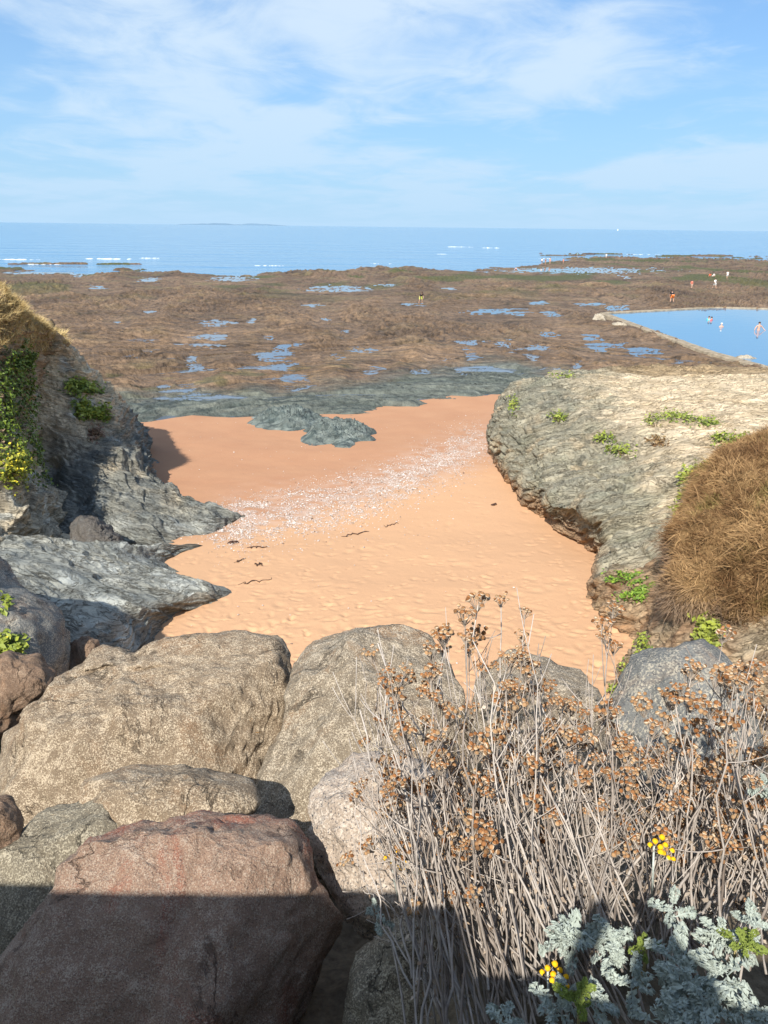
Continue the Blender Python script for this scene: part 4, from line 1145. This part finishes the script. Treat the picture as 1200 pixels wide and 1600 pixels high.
person(657, 474, 1.7, 200, 'bend', 'person stooping alone in the middle of the reef, dark top and lime shorts', top=(.05, .05, .05), legs=(.55, .6, .12))
person(1050, 471, 1.8, 10, 'bend', 'person in black shirt and orange shorts bending just beyond the pool wall', top=(.02, .02, .025), legs=(.85, .22, .05))
person(1080, 451, 1.35, 150, 'walk', 'child in coral red walking left of the person in white', top=(.75, .18, .12), skin=(.6, .38, .28))
person(1116, 451, 1.6, 200, 'walk', 'person in white with dark hair walking above the pool', top=(.7, .7, .68), legs=(.6, .6, .58))
person(1109, 433, 1.5, 160, 'crouch', 'crouching person in orange red far beyond the pool', top=(.8, .16, .07), legs=(.7, .15, .08))
person(1115, 433, 1.5, 220, 'crouch', 'crouching person in white beside the one in orange red', top=(.8, .78, .75), legs=(.75, .7, .68))
person(1136, 434, 1.5, 180, 'stand', 'small figure in white right of the two crouching people', top=(.8, .8, .78), legs=(.7, .7, .7))
person(846.5, 413, 1.65, 170, 'stand', 'leftmost of three people standing at the water on the far spit', top=(.75, .68, .62), legs=(.15, .15, .2))
person(852, 413, 1.6, 200, 'stand', 'middle of three people standing at the water on the far spit', top=(.25, .12, .1), legs=(.5, .3, .25))
person(859, 412.5, 1.8, 190, 'stand', 'tallest and rightmost of three people at the water on the far spit', legs=(.6, .3, .22))
person(880, 411.5, 1.3, 180, 'stand', 'child in red standing right of the three on the far spit', top=(.7, .25, .18), legs=(.6, .25, .2))
person(806, 423, 1.5, 160, 'crouch', 'person in red and white crouching by the long channel', top=(.7, .62, .6), legs=(.5, .08, .1))
person(902, 402, 1.6, 180, 'stand', 'distant figure in teal at the outer edge of the spit', top=(.05, .35, .4), legs=(.1, .2, .3))
person(947, 403.5, 1.6, 180, 'stand', 'distant figure in white at the outer edge of the spit', top=(.8, .8, .78), legs=(.7, .7, .68))
person(1107.5, 500, 1.6, 140, 'swim', 'bather with a turquoise top in the far part of the pool', top=(.05, .6, .6), hair=(.12, .07, .05), water=True)
person(1111.5, 500.5, 1.5, 220, 'swim', 'bather in red close to the one in turquoise', top=(.75, .12, .12), water=True)
person(1127, 511, 1.6, 180, 'swim', 'bather in a pale cap up to the shoulders in the pool', skin=(.62, .38, .28), hat=(.8, .76, .68), water=True)
person(1185, 516, 1.75, 190, 'wade', 'bare-chested bather with arms spread at the right of the pool', skin=(.62, .36, .25), water=True)


person(0, 0, 1.74, 0, 'photo', 'person taking the picture, known only by the shadow on the dry stems', top=(.08, .09, .12), legs=(.1, .1, .11), at=(.02, -.62, 8.4))


# ------------------------------------------------------------------ dry grass
def surf_pick(Gs, u, v, r=7.0):
    G = Gs[0].reshape(-1, 3); N = Gs[1].reshape(-1, 3)
    pu, pv = proj(G); d = np.hypot(pu - u, pv - v); sel = np.where(d < r)[0]
    if not len(sel): sel = np.array([int(np.argmin(d))])
    i = sel[int(np.argmin(G[sel, 1]))]
    n = N[i]; n = n if n @ (CAMP - G[i]) > 0 else -n
    return G[i], n


def blades(roots, dirs, length, width, cols, rg, bend=.5):
    n = len(roots); L = length[:, None]
    side = np.cross(dirs, rg.normal(size=(n, 3))); side /= np.linalg.norm(side, axis=1, keepdims=True)
    bd = rg.normal(size=(n, 3)) * bend * .5; bd[:, 2] -= bend
    p0 = roots; p1 = roots + dirs * L * .5 + bd * L * .10; p2 = roots + dirs * L + bd * L * .5
    w = width[:, None]
    V = np.stack([p0 - side * w, p0 + side * w, p1 - side * w * .8, p1 + side * w * .8, p2], 1)
    k = np.arange(n)[:, None] * 5
    T = np.concatenate([k + [0, 1, 3], k + [0, 3, 2], k + [2, 3, 4]])
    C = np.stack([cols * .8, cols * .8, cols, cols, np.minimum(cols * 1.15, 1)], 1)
    return V.reshape(-1, 3), T, C.reshape(-1, 3)


def scatter(G, N, n, rg, mask=None):
    nr, nc = G.shape[:2]
    A = np.linalg.norm(np.cross(G[1:, :-1] - G[:-1, :-1], G[:-1, 1:] - G[:-1, :-1]), axis=-1)
    if mask is not None: A = A * mask[:-1, :-1]
    p = A.ravel() / A.sum(); idx = rg.choice(len(p), n, p=p); i, j = idx // (nc - 1), idx % (nc - 1)
    a, b = rg.uniform(0, 1, (2, n, 1))
    P = G[i, j] + (G[i + 1, j] - G[i, j]) * a + (G[i, j + 1] - G[i, j]) * b
    return P, N[i, j]


def build_grass():
    rg = np.random.default_rng(21)
    rows = [[(1100, 790, 19), (1085, 740, 17), (1130, 702, 17), (1200, 678, 17.5), (1330, 650, 17)],
            [(1085, 830, 16), (1070, 798, 14), (1118, 735, 14.2), (1200, 697, 14.5), (1330, 670, 14)],
            [(1060, 880, 14.5), (1046, 862, 12.4), (1100, 810, 12.2), (1200, 775, 11.8), (1330, 750, 11)],
            [(1050, 930, 13.5), (1036, 915, 11.6), (1090, 890, 11.0), (1200, 870, 10.3), (1330, 850, 9.6)],
            [(1062, 965, 13.2), (1048, 955, 11.4), (1100, 962, 10.6), (1200, 985, 9.8), (1330, 990, 9)],
            [(1080, 990, 13), (1070, 985, 11.6), (1118, 1005, 10.9), (1200, 1040, 10.1), (1330, 1060, 9.4)]]
    G = loft(ctrl(rows), 90, 90); N = grid_normals(G); N *= np.sign(np.sum(N * (CAMP - G), -1).mean())
    G = G + N * (.22 * fbm(G * 1.1, 4) + .08 * fbm(G * 3.5, 2))[..., None] - N * .06
    col = lerp(np.array([.13, .08, .035]), np.array([.24, .15, .07]), np.clip(.5 + .6 * fbm(G * 3, 3), 0, 1)[..., None])
    o = add('grassy_mound', G.reshape(-1, 3), grid_faces(90, 90), M_SOIL, col.reshape(-1, 3)); tag(o, 'rounded earth mound under brown grass at the right', kind='structure')
    n = 95000
    P, Nn = scatter(G, N, n, rg)
    fl = np.stack([fbm(P * 1.6 + 3, 3), fbm(P * 1.6 + 30, 3), fbm(P * 1.6 + 60, 3)], -1)
    d = Nn * .7 + fl * 1.0 + rg.normal(size=(n, 3)) * .6 + np.array([.1, -.1, .1]); d /= np.linalg.norm(d, axis=1, keepdims=True)
    tone = np.clip(.45 + .7 * fbm(P * 1.3 + 9, 3) + rg.normal(0, .22, n), 0, 1)[:, None]
    cols = lerp(np.array([.15, .078, .033]), np.array([.47, .30, .14]), tone)
    gm = (sstep(.25, .5, fbm(P * 1.1 + 77, 2)) * rg.uniform(0, 1, n))[:, None]; cols = lerp(cols, np.array([.17, .17, .04]), gm * .7)
    gy = (sstep(9.9, 9.2, P[:, 1] + .5 * (P[:, 2] - 4.6)) * 0 + sstep(4.9, 4.4, P[:, 2]) * .6)[:, None]; cols = lerp(cols, np.array([.24, .19, .15]), gy)
    ln_ = rg.uniform(.07, .22, n) * (.6 + 1.1 * np.clip(.5 + 1.2 * fbm(P * 2.3 + 5, 3), 0, 1)) * np.where(rg.uniform(0, 1, n) < .06, 1.9, 1.0)
    V, T, C = blades(P, d, ln_, rg.uniform(.0035, .0065, n), cols, rg, .5)
    tag(add('dry_grass', V, T, M_BLADE, C, smooth=False), 'matted brown wiry grass covering the mound at the right', kind='stuff')
    # left bluff top
    G, N = LEFT[1]; N = N * np.sign(N[..., 2:3] + 1e-6)
    u, v = proj(G)
    lim = np.interp(u, [-300, 0, 40, 80, 115], [560, 548, 545, 548, 545])
    mask = ((v < lim + 14 * fbm(G * 1.4, 2)) & (G[..., 2] > 5.6)).astype(float)
    n = 42000
    P, Nn = scatter(G, N, n, rg, mask)
    fl = np.stack([fbm(P * .9 + 3, 2), fbm(P * .9 + 30, 2), 0 * P[:, 0]], -1)
    d = Nn * .35 + fl * .6 + rg.normal(size=(n, 3)) * .22 + np.array([.25, -.1, .75]); d /= np.linalg.norm(d, axis=1, keepdims=True)
    tone = np.clip(.5 + .6 * fbm(P * 1.2 + 9, 3) + rg.normal(0, .2, n), 0, 1)[:, None]
    cols = lerp(np.array([.36, .25, .10]), np.array([.76, .60, .30]), tone)
    V, T, C = blades(P, d, rg.uniform(.16, .42, n), rg.uniform(.004, .009, n), cols, rg, .7)
    tag(add('dry_grass', V, T, M_BLADE, C, smooth=False), 'golden dry grass on top of the bluff at the left', kind='stuff')


build_grass()


# ------------------------------------------------------------------ leafy plants on the cliffs
def leaf_cloud(P, nrm, size, cols, rg):
    n = len(P)
    up = nrm + rg.normal(size=(n, 3)) * .55; up /= np.linalg.norm(up, axis=1, keepdims=True)
    a = np.cross(up, rg.normal(size=(n, 3))); a /= np.linalg.norm(a, axis=1, keepdims=True); b = np.cross(up, a)
    s = size[:, None]
    V = np.stack([P - a * s, P - a * s * .1 + b * s * .55 + up * s * .12, P + a * s, P - a * s * .1 - b * s * .55 + up * s * .12], 1)
    k = np.arange(n)[:, None] * 4
    T = np.concatenate([k + [0, 1, 2], k + [0, 2, 3]])
    return V.reshape(-1, 3), T, np.repeat(cols, 4, 0)


def cliff_plant(Gs, spots, label, green=(.12, .17, .03), tip=(.34, .38, .05), n=260, leaf=.045, high=.16, name='cliff_plant', group='green plants on the rocks', stemcol=(.15, .10, .05), flower=None, seed=0, mul=2.2):
    if n > 600: mul = 1.0
    leaf = leaf * (1.25 if mul > 1 else 1.0)
    rg = np.random.default_rng(seed + 500)
    root = None; mbs = MB(); LV = []
    for (u, v, ru, rv) in spots:
        c, nn = surf_pick(Gs, u, v)
        if root is None: root = empty(name, c); org = c
        m = max(12, int(n * mul * ru * rv / sum(a * b for _, _, a, b in spots)))
        q = rg.normal(size=(m, 2)) * .5
        D = np.linalg.norm(c - CAMP) / FPX
        pts = []
        for (qx, qy) in q:
            pts.append(surf_pick(Gs, u + qx * ru, v + qy * rv, 5.0)[0] if m < 60 else None)
        if m >= 60:
            G = Gs[0].reshape(-1, 3); pu, pv = proj(G)
            sel = np.where((np.abs(pu - u) < ru * 1.6) & (np.abs(pv - v) < rv * 1.6))[0]
            if not len(sel): sel = np.array([int(np.argmin(np.hypot(pu - u, pv - v)))])
            dm = G[sel, 1].min(); sel = sel[G[sel, 1] < dm + max(3.0, rv * D * 6)]
            wgt = np.exp(-((pu[sel] - u) / ru) ** 2 * 1.3 - ((pv[sel] - v) / rv) ** 2 * 1.3); wgt *= (.25 + np.clip(.5 + fbm(G[sel] * 2.2 + seed, 3), 0, 1)) 
            ii = rg.choice(len(sel), m, p=wgt / wgt.sum()); P = G[sel][ii]
        else: P = np.array(pts)
        hh = rg.uniform(0, 1, m) ** 1.2
        P = P + nn * (hh * high)[:, None] + rg.normal(size=(m, 3)) * .02
        t = np.clip(hh * .7 + rg.normal(0, .22, m), 0, 1)[:, None]
        LV.append((P, np.repeat(nn[None] * .7 + np.array([[0, 0, .5]]), m, 0), rg.uniform(.6, 1.3, m) * leaf, lerp(np.array(green), np.array(tip), t)))
        for _ in range(5):
            e = P[rg.integers(m)]; b0 = c - nn * .05
            mid = (b0 + e) / 2 + nn * high * .3
            V, F = tube(np.array([b0, mid, e]), [.012, .009, .004], 4, False); mbs.add(V - org, F, stemcol)
    P = np.concatenate([a[0] for a in LV]); V, T, C = leaf_cloud(P - org, np.concatenate([a[1] for a in LV]), np.concatenate([a[2] for a in LV]), np.concatenate([a[3] for a in LV]), rg)
    f = link('foliage', mesh_from('foliage', V, T, M_LEAF, C, False), root)
    link('stems', mbs.mesh('stems', M_BLADE), root)['kind'] = 'stuff'
    if flower is not None:
        sel = rg.choice(len(P), flower[1]); Q = P[sel] + np.array([0, -.03, .05])
        V, T, C = leaf_cloud(Q - org, np.repeat(np.array([[0, -.5, .9]]), len(Q), 0), np.full(len(Q), flower[2]), np.repeat(np.array([flower[0]]), len(Q), 0), rg)
        link('flowers', mesh_from('flowers', V, T, M_LEAF, C, False), root)['kind'] = 'stuff'
    return tag(root, label, 'plant', group)


RT, SP, BL, SL = RIGHT, LEFT[0], LEFT[1], LEFT[2]
cliff_plant(RT, [(880, 588, 16, 4)], 'small low green tuft at the far rim of the headland', seed=1, n=70)
cliff_plant(RT, [(805, 636, 7, 12)], 'upright yellow-green tuft on the far left corner of the headland', seed=2, n=90)
cliff_plant(RT, [(872, 653, 12, 6)], 'little green tuft in the middle of the grey headland slope', seed=3, n=80)
cliff_plant(RT, [(1022, 660, 12, 6), (1050, 652, 16, 7), (1075, 656, 14, 6), (1102, 663, 22, 5)], 'long row of green tufts across the cream rock', seed=4, n=330)
cliff_plant(RT, [(945, 687, 13, 6)], 'green tuft on the slope, below and left of the long row', seed=5, n=80)
cliff_plant(RT, [(972, 706, 18, 8), (955, 700, 10, 4)], 'sprawling green tuft just below the one on the slope', seed=6, n=110)
cliff_plant(RT, [(1030, 690, 14, 7)], 'reddish dry little plant under the long row of tufts', seed=7, n=80, green=(.16, .09, .04), tip=(.3, .2, .08))
cliff_plant(RT, [(1147, 692, 24, 10), (1125, 686, 12, 6)], 'bright green clump where the cream rock meets the brown grass', seed=8, n=230)
cliff_plant(RT, [(1075, 770, 10, 26), (1066, 815, 8, 24), (1090, 740, 12, 10)], 'strip of green leaves with yellow blooms along the edge of the brown grass', seed=9, n=420, high=.2, flower=((.75, .6, .03), 14, .04))
cliff_plant(RT, [(980, 905, 26, 8), (1003, 920, 10, 14), (985, 932, 16, 6), (1020, 912, 12, 5)], 'curved mat of green leaves on the low brown rock', seed=10, n=520, high=.08, leaf=.03, green=(.07, .15, .02), tip=(.26, .38, .04))
cliff_plant(RT, [(1110, 1000, 16, 22)], 'green tuft under the lower edge of the brown grass', seed=11, n=200, green=(.12, .14, .03))
cliff_plant(RT, [(1010, 1015, 8, 16), (985, 1050, 9, 12), (968, 1080, 7, 8)], 'narrow green plant climbing the shaded cleft below the brown grass', seed=12, n=220, leaf=.03)
cliff_plant(BL, [(25, 600, 46, 44), (20, 665, 40, 60), (55, 700, 18, 40), (60, 560, 40, 26), (90, 585, 16, 14)], 'dense green creeper hanging down the bluff below the golden grass', green=(.035, .075, .012), tip=(.20, .27, .03), n=5200, leaf=.055, high=.28, seed=13, name='creeper')
cliff_plant(BL, [(12, 738, 26, 26), (25, 725, 20, 18)], 'yellow-flowered clump at the left edge below the creeper', green=(.12, .15, .02), tip=(.42, .40, .04), n=900, leaf=.05, high=.25, seed=14, flower=((.8, .66, .05), 120, .05))
cliff_plant(SP, [(118, 605, 16, 10), (140, 610, 14, 6)], 'green plant on the upper cream ledges of the spur', seed=15, n=300, leaf=.07, high=.25)
cliff_plant(SP, [(125, 640, 10, 12)], 'small green plant on the spur, below the upper ledge plant', seed=16, n=160, leaf=.07, high=.22)
cliff_plant(SP, [(158, 648, 12, 9), (138, 648, 8, 6)], 'yellow-green plant furthest right on the spur ledges', seed=17, n=220, leaf=.07, high=.22)
cliff_plant(SP, [(150, 680, 8, 9)], 'withered reddish plant on the lower spur ledge', seed=18, n=120, leaf=.06, green=(.15, .08, .05), tip=(.3, .2, .12))
_b12 = [o for o in bpy.data.objects if o.get('label', '').startswith('dark blue-grey rock')][0]
_v = np.array([v.co[:] for v in _b12.data.vertices]) + np.array(_b12.location[:]); _n = np.array([v.normal[:] for v in _b12.data.vertices])
cliff_plant((_v, _n), [(8, 1010, 22, 16), (4, 950, 8, 10)], 'green and yellow tuft on the dark rock at the left edge', seed=19, n=300, leaf=.035, high=.15, flower=((.7, .6, .05), 10, .03))


# ------------------------------------------------------------------ dry ragwort in the foreground
M_STEM = mat_attr('dry_stem', .85, (30., .3), ((60., .5, .004),), .2)
M_HEAD = mat_attr('seed_head', .8, None, (), .2)
M_SILV = mat_attr('felted_leaf', .85, (60., .15), (), .15)


def cup_cluster(seed, yellow=False):
    rg = np.random.default_rng(seed); mb = MB()
    n = int(rg.integers(9, 18)) if not yellow else 5
    R = .040 if not yellow else .028
    for k in range(n):
        r = R * math.sqrt((k + .4) / n); a = k * 2.4 + rg.normal(0, .25)
        c = np.array([r * math.cos(a), r * math.sin(a), .035 + .010 * rg.normal() - r * r * 5])
        ax = np.array([c[0] * 7, c[1] * 7, 1.0]) + rg.normal(size=3) * .25; ax /= np.linalg.norm(ax)
        e1 = np.cross(ax, [.3, 1, .1]); e1 /= np.linalg.norm(e1); e2 = np.cross(ax, e1)
        s = rg.uniform(.0072, .0098)
        prof = [(.25, -1.1, 0), (.8, -.6, 0), (1.02, -.12, 1), (.92, .12, 2), (.72, .55, 2), (.0, .8, 2)]
        br = lerp(np.array([.25, .10, .032]), np.array([.42, .27, .14]), rg.uniform() ** 2) * rg.uniform(.6, 1.3)
        pc = [np.array([.42, .31, .2]), np.array([.66, .54, .40]), br] if not yellow else [np.array([.55, .56, .48]), np.array([.85, .55, .02]), np.array([.85, .45, .01])]
        th = np.arange(7) * 2 * math.pi / 7
        V = np.concatenate([c + s * (p[0] * (np.cos(th)[:, None] * e1 + np.sin(th)[:, None] * e2) * (1 + .15 * rg.normal(size=(7, 1)) * (p[2] == 1)) + p[1] * ax) for p in prof])
        C = np.concatenate([np.repeat(pc[p[2]][None], 7, 0) for p in prof])
        i = np.arange(6 * 7).reshape(6, 7); j = np.roll(i, -1, 1)
        mb.add(V, np.stack([i[:-1], j[:-1], j[1:], i[1:]], -1).reshape(-1, 4), C)
        pth = np.array([[0, 0, -.03], [c[0] * .5, c[1] * .5, -.002], c - ax * s])
        V, F = tube(pth, [.0016, .0013, .0012], 3, False); mb.add(V, F, (.42, .35, .28))
    return mb.mesh('flower_head', M_HEAD)


HEADS = [cup_cluster(i) for i in range(8)]; YHEAD = [cup_cluster(40 + i, True) for i in range(2)]


def silver_leaf(seed, col):
    rg = np.random.default_rng(seed); mb = MB()
    L = 1.0
    def lobe(p, d, ln, wd, z0):
        t = np.array([-d[1], d[0]])
        P = [p - t * wd * .35, p + t * wd * .35, p + d * ln * .6 + t * wd * .75, p + d * ln + t * wd * .3, p + d * ln - t * wd * .3, p + d * ln * .6 - t * wd * .75]
        V = np.array([[q[0], q[1], z0 + .10 * rg.normal() * (k > 1)] for k, q in enumerate(P)])
        V[:, 2] += .22 * np.abs(V[:, 1]) - .35 * np.clip(V[:, 0], 0, 1) ** 2
        mb.add(V, [np.array([[0, 1, 2, 5], [5, 2, 3, 4]])], np.array(col) * rg.uniform(.85, 1.1))
    lobe(np.array([0, 0.]), np.array([1, 0.]), .95, .05, 0)
    for k in range(5):
        x = .28 + .15 * k
        for s in (-1, 1):
            a = s * rg.uniform(.7, .95); d = np.array([math.cos(a), math.sin(a)]); ln = (.30 if 0 < k < 4 else .22) * rg.uniform(.85, 1.1)
            lobe(np.array([x, 0]), d, ln, .085, .01)
            for s2 in (-1, 1):
                a2 = a + s2 * .75; lobe(np.array([x, 0]) + d * ln * .6, np.array([math.cos(a2), math.sin(a2)]), ln * .45, .065, .015)
    lobe(np.array([.9, 0]), np.array([1., 0]), .2, .09, 0)
    return mb.mesh('leaf', M_SILV, False)


SLEAF = [silver_leaf(i, (.37, .415, .365)) for i in range(4)]
GLEAF = [silver_leaf(20 + i, (.20, .25, .055)) for i in range(3)]


def bez(p0, p1, p2, p3_, n):
    t = np.linspace(0, 1, n)[:, None]
    return (1 - t) ** 3 * p0 + 3 * (1 - t) ** 2 * t * p1 + 3 * (1 - t) * t ** 2 * p2 + t ** 3 * p3_


def rosette(root, org, c, n, ln, kinds, rg, up=None):
    up = np.array([0, -.35, 1.]) if up is None else np.array(up, float); up = Vector(up).normalized()
    q0 = up.to_track_quat('Z', 'Y')
    for k in range(n):
        me = kinds[int(rg.integers(len(kinds)))]
        o = link('leaf', me, root)
        az = k * 2.4 + rg.normal(0, .3); el = .2 + 1.1 * (k / n) + rg.normal(0, .25); s = ln * rg.uniform(.45, .9) * (1 - .35 * k / n)
        c = c + rg.normal(size=3) * .006
        rot = q0.to_matrix() @ Matrix.Rotation(az, 3, 'Z') @ Matrix.Rotation(-el, 3, 'Y') @ Matrix.Rotation(rg.normal(0, .55), 3, 'X')
        o.matrix_basis = Matrix.Translation(Vector(c - org) + up * (.05 * k / n)) @ rot.to_4x4() @ Matrix.Diagonal((s, s, s, 1))


def ragwort(base, tips, label, nst, seed, rosettes=(), yellow=(), lean=0.0, headp=.62):
    nst = int(nst * 1.35)
    rg = np.random.default_rng(seed + 900)
    org = atY(np.array(base[0], float), np.array(base[1], float), base[2])
    root = empty('ragwort_plant', org)
    for k in range(nst):
        b = org + np.array([np.clip(rg.normal(0, .16), -.16, .4), rg.normal(0, .10), rg.uniform(-.12, .02)])
        f = rg.uniform(0, 1)
        tu = lerp(tips[0], tips[1], f); tv = lerp(tips[2], tips[3], rg.uniform(0, 1) ** .8); tY = rg.uniform(tips[4], tips[5])
        dead = rg.uniform() > headp * .92
        if dead: tv += rg.uniform(0, 130)
        e = atY(np.array(tu), np.array(tv), tY)
        v = e - b
        out = np.array([v[0], v[1], 0])
        pth = bez(b, b + out * rg.uniform(.25, .5) + np.array([0, 0, v[2] * .22]), b + out * rg.uniform(.7, .95) + np.array([0, 0, v[2] * .62]), e, 12)
        pth[1:-1] += .012 * rg.normal(size=(10, 3)) * np.linspace(.3, 1, 10)[:, None] + np.outer(np.sin(np.linspace(0, math.pi, 10)), rg.normal(size=3) * .03)
        r0 = rg.uniform(.0024, .0058)
        mb = MB(); tone = lerp(np.array([.18, .14, .11]), np.array([.50, .445, .39]), rg.uniform() ** .75)
        cols = np.repeat(lerp(tone * .8, tone * 1.12, np.linspace(0, 1, 12)[:, None]), 5, 0)
        V, F = tube(pth - org, np.linspace(r0, r0 * .45, 12), 5); mb.add(V, F, np.concatenate([cols, cols[-1:], cols[:1]]))
        tipsl = [(pth[-1], pth[-1] - pth[-2])]
        for _ in range(int(rg.integers(2, 7))):
            i = int(rg.integers(4, 11)); d = pth[i] - pth[i - 1]; d /= np.linalg.norm(d)
            dd = d + rg.normal(size=3) * .6; dd /= np.linalg.norm(dd); ln = rg.uniform(.07, .2)
            q = pth[i] + np.outer(np.linspace(0, 1, 5), dd * ln) + np.outer(np.linspace(0, 1, 5) ** 2, np.array([0, 0, .05]))
            V, F = tube(q - org, np.linspace(r0 * .5, .0014, 5), 4); mb.add(V, F, tone * 1.1)
            tipsl.append((q[-1], q[-1] - q[-2]))
        for _ in range(int(rg.integers(6, 16))):      # curled dead leaves left on the stem
            i = int(rg.integers(2, 11)); c = pth[i] - org
            a = rg.normal(size=3); a /= np.linalg.norm(a); bb = np.cross(a, rg.normal(size=3)); bb /= np.linalg.norm(bb); s = rg.uniform(.008, .028)
            V = np.array([c, c + a * s * .5 + bb * s * .3, c + a * s - np.array([0, 0, s * .4]), c + a * s * .5 - bb * s * .3 - np.array([0, 0, s * .2])])
            mb.add(V, [np.array([[0, 1, 2], [0, 2, 3]])], lerp(np.array([.24, .16, .10]), np.array([.46, .39, .31]), rg.uniform()))
        st = link('stem', mb.mesh('stem', M_STEM), root)
        if not dead:
            for (p, d) in tipsl[:int(rg.integers(1, 5))]:
                h = link('flower_head', HEADS[int(rg.integers(8))], st)
                d = Vector(d).normalized() * .6 + Vector((0, -.2, .7)); s = rg.uniform(.6, 1.05)
                h.matrix_basis = Matrix.Translation(Vector(p - org)) @ d.to_track_quat('Z', 'Y').to_matrix().to_4x4() @ Matrix.Rotation(rg.uniform(0, 6), 4, 'Z') @ Matrix.Diagonal((s, s, s, 1))
    for (u, v, Y, n, ln) in rosettes:
        c = atY(np.array(float(u)), np.array(float(v)), Y)
        rosette(root, org, c, n, ln, SLEAF, rg)
    for (u, v, Y) in yellow:
        c = atY(np.array(float(u)), np.array(float(v)), Y)
        V, F = tube(np.array([c + [0.03, .02, -.22], c + [.01, .0, -.1], c]) - org, [.004, .0035, .003], 5)
        mb = MB(); mb.add(V, F, (.5, .54, .48)); st = link('stem', mb.mesh('stem', M_STEM), root)
        for k in range(2):
            h = link('flower_head', YHEAD[k], st); h.location = Vector(c - org) + Vector((.03 * k, -.01, -.035 * k)); h.rotation_euler = (.5, .1, k)
            h['label'] = 'bright yellow bloom'
    return tag(root, label, 'plant', 'dry ragwort plants in the foreground')


ragwort((730, 1600, 1.62), (545, 710, 1020, 1300, 2.15, 2.5), 'leftmost sparse dry ragwort rising in front of the pinkish white boulder', 26, 1, rosettes=[(590, 1440, 2.0, 7, .08)], headp=.5)
ragwort((775, 1580, 1.65), (560, 760, 980, 1330, 2.1, 2.6), 'dense dry ragwort second from the left, its stems crossing the tall rounded boulder', 40, 2, rosettes=[(735, 1290, 2.3, 7, .09), (660, 1350, 2.3, 6, .08), (790, 1590, 1.5, 8, .09)], yellow=[(612, 1342, 2.2)], headp=.5)
ragwort((845, 1550, 1.7), (690, 880, 935, 1260, 2.2, 2.75), 'tall dry ragwort in the middle with heads standing against the sand', 42, 3, rosettes=[(870, 1580, 1.5, 10, .10), (905, 1480, 1.72, 18, .12), (940, 1500, 1.7, 12, .10)], headp=.5)
ragwort((890, 1500, 1.8), (760, 960, 930, 1240, 2.3, 2.8), 'tallest dry ragwort with the highest seed heads, in front of the tan grey boulder', 40, 4, rosettes=[(950, 1470, 1.75, 12, .10), (985, 1540, 1.55, 10, .09), (930, 1570, 1.48, 10, .09)], yellow=[(856, 1518, 1.65)], headp=.55)
ragwort((985, 1450, 1.9), (880, 1080, 1040, 1300, 2.3, 2.75), 'dry ragwort bearing a yellow bloom, in front of the gap between two boulders', 38, 5, rosettes=[(1045, 1430, 1.75, 6, .08), (1010, 1590, 1.42, 12, .10), (1065, 1540, 1.5, 16, .12), (1040, 1500, 1.6, 12, .1)], yellow=[(1022, 1322, 1.85)], headp=.6)
ragwort((1080, 1430, 1.9), (1000, 1180, 1050, 1320, 2.2, 2.65), 'dry ragwort with many brown heads in front of the blue-grey boulder', 38, 6, rosettes=[(1110, 1462, 1.7, 14, .10), (1150, 1480, 1.68, 10, .09), (1130, 1520, 1.52, 12, .11), (1090, 1590, 1.4, 12, .11)], headp=.65)
ragwort((1185, 1450, 1.8), (1100, 1290, 1060, 1380, 1.95, 2.4), 'rightmost dry ragwort with brown heads cut by the picture edge', 36, 7, rosettes=[(1170, 1440, 1.7, 8, .09), (1180, 1240, 2.0, 8, .08), (1170, 1590, 1.4, 10, .10)], headp=.7)


def green_plant(u, v, Y, n, ln, label, seed):
    rg = np.random.default_rng(seed + 70); c = atY(np.array(float(u)), np.array(float(v)), Y); root = empty('green_leaved_plant', c)
    rosette(root, c, c, n, ln, GLEAF, rg)
    V, F = tube(np.array([[0, .02, -.2], [0.01, .01, -.1], [0, 0, .02]]), [.005, .005, .003], 5); mb = MB(); mb.add(V, F, (.3, .25, .12)); link('stem', mb.mesh('stem', M_STEM), root)
    tag(root, label, 'plant', 'green leaved shoots among the ragwort')


green_plant(1150, 1480, 1.62, 12, .075, 'yellow-green leafy shoot at the right among silver leaves', 1)
green_plant(905, 1570, 1.45, 10, .07, 'dull green leafy shoot low in the shade near the bottom edge', 2)
green_plant(1010, 1480, 1.65, 8, .06, 'small green shoot between silver rosettes under the yellow bloom', 3)
green_plant(765, 1170, 2.5, 6, .05, 'tiny pale green sprig high among the middle stems', 4)

build_boat()
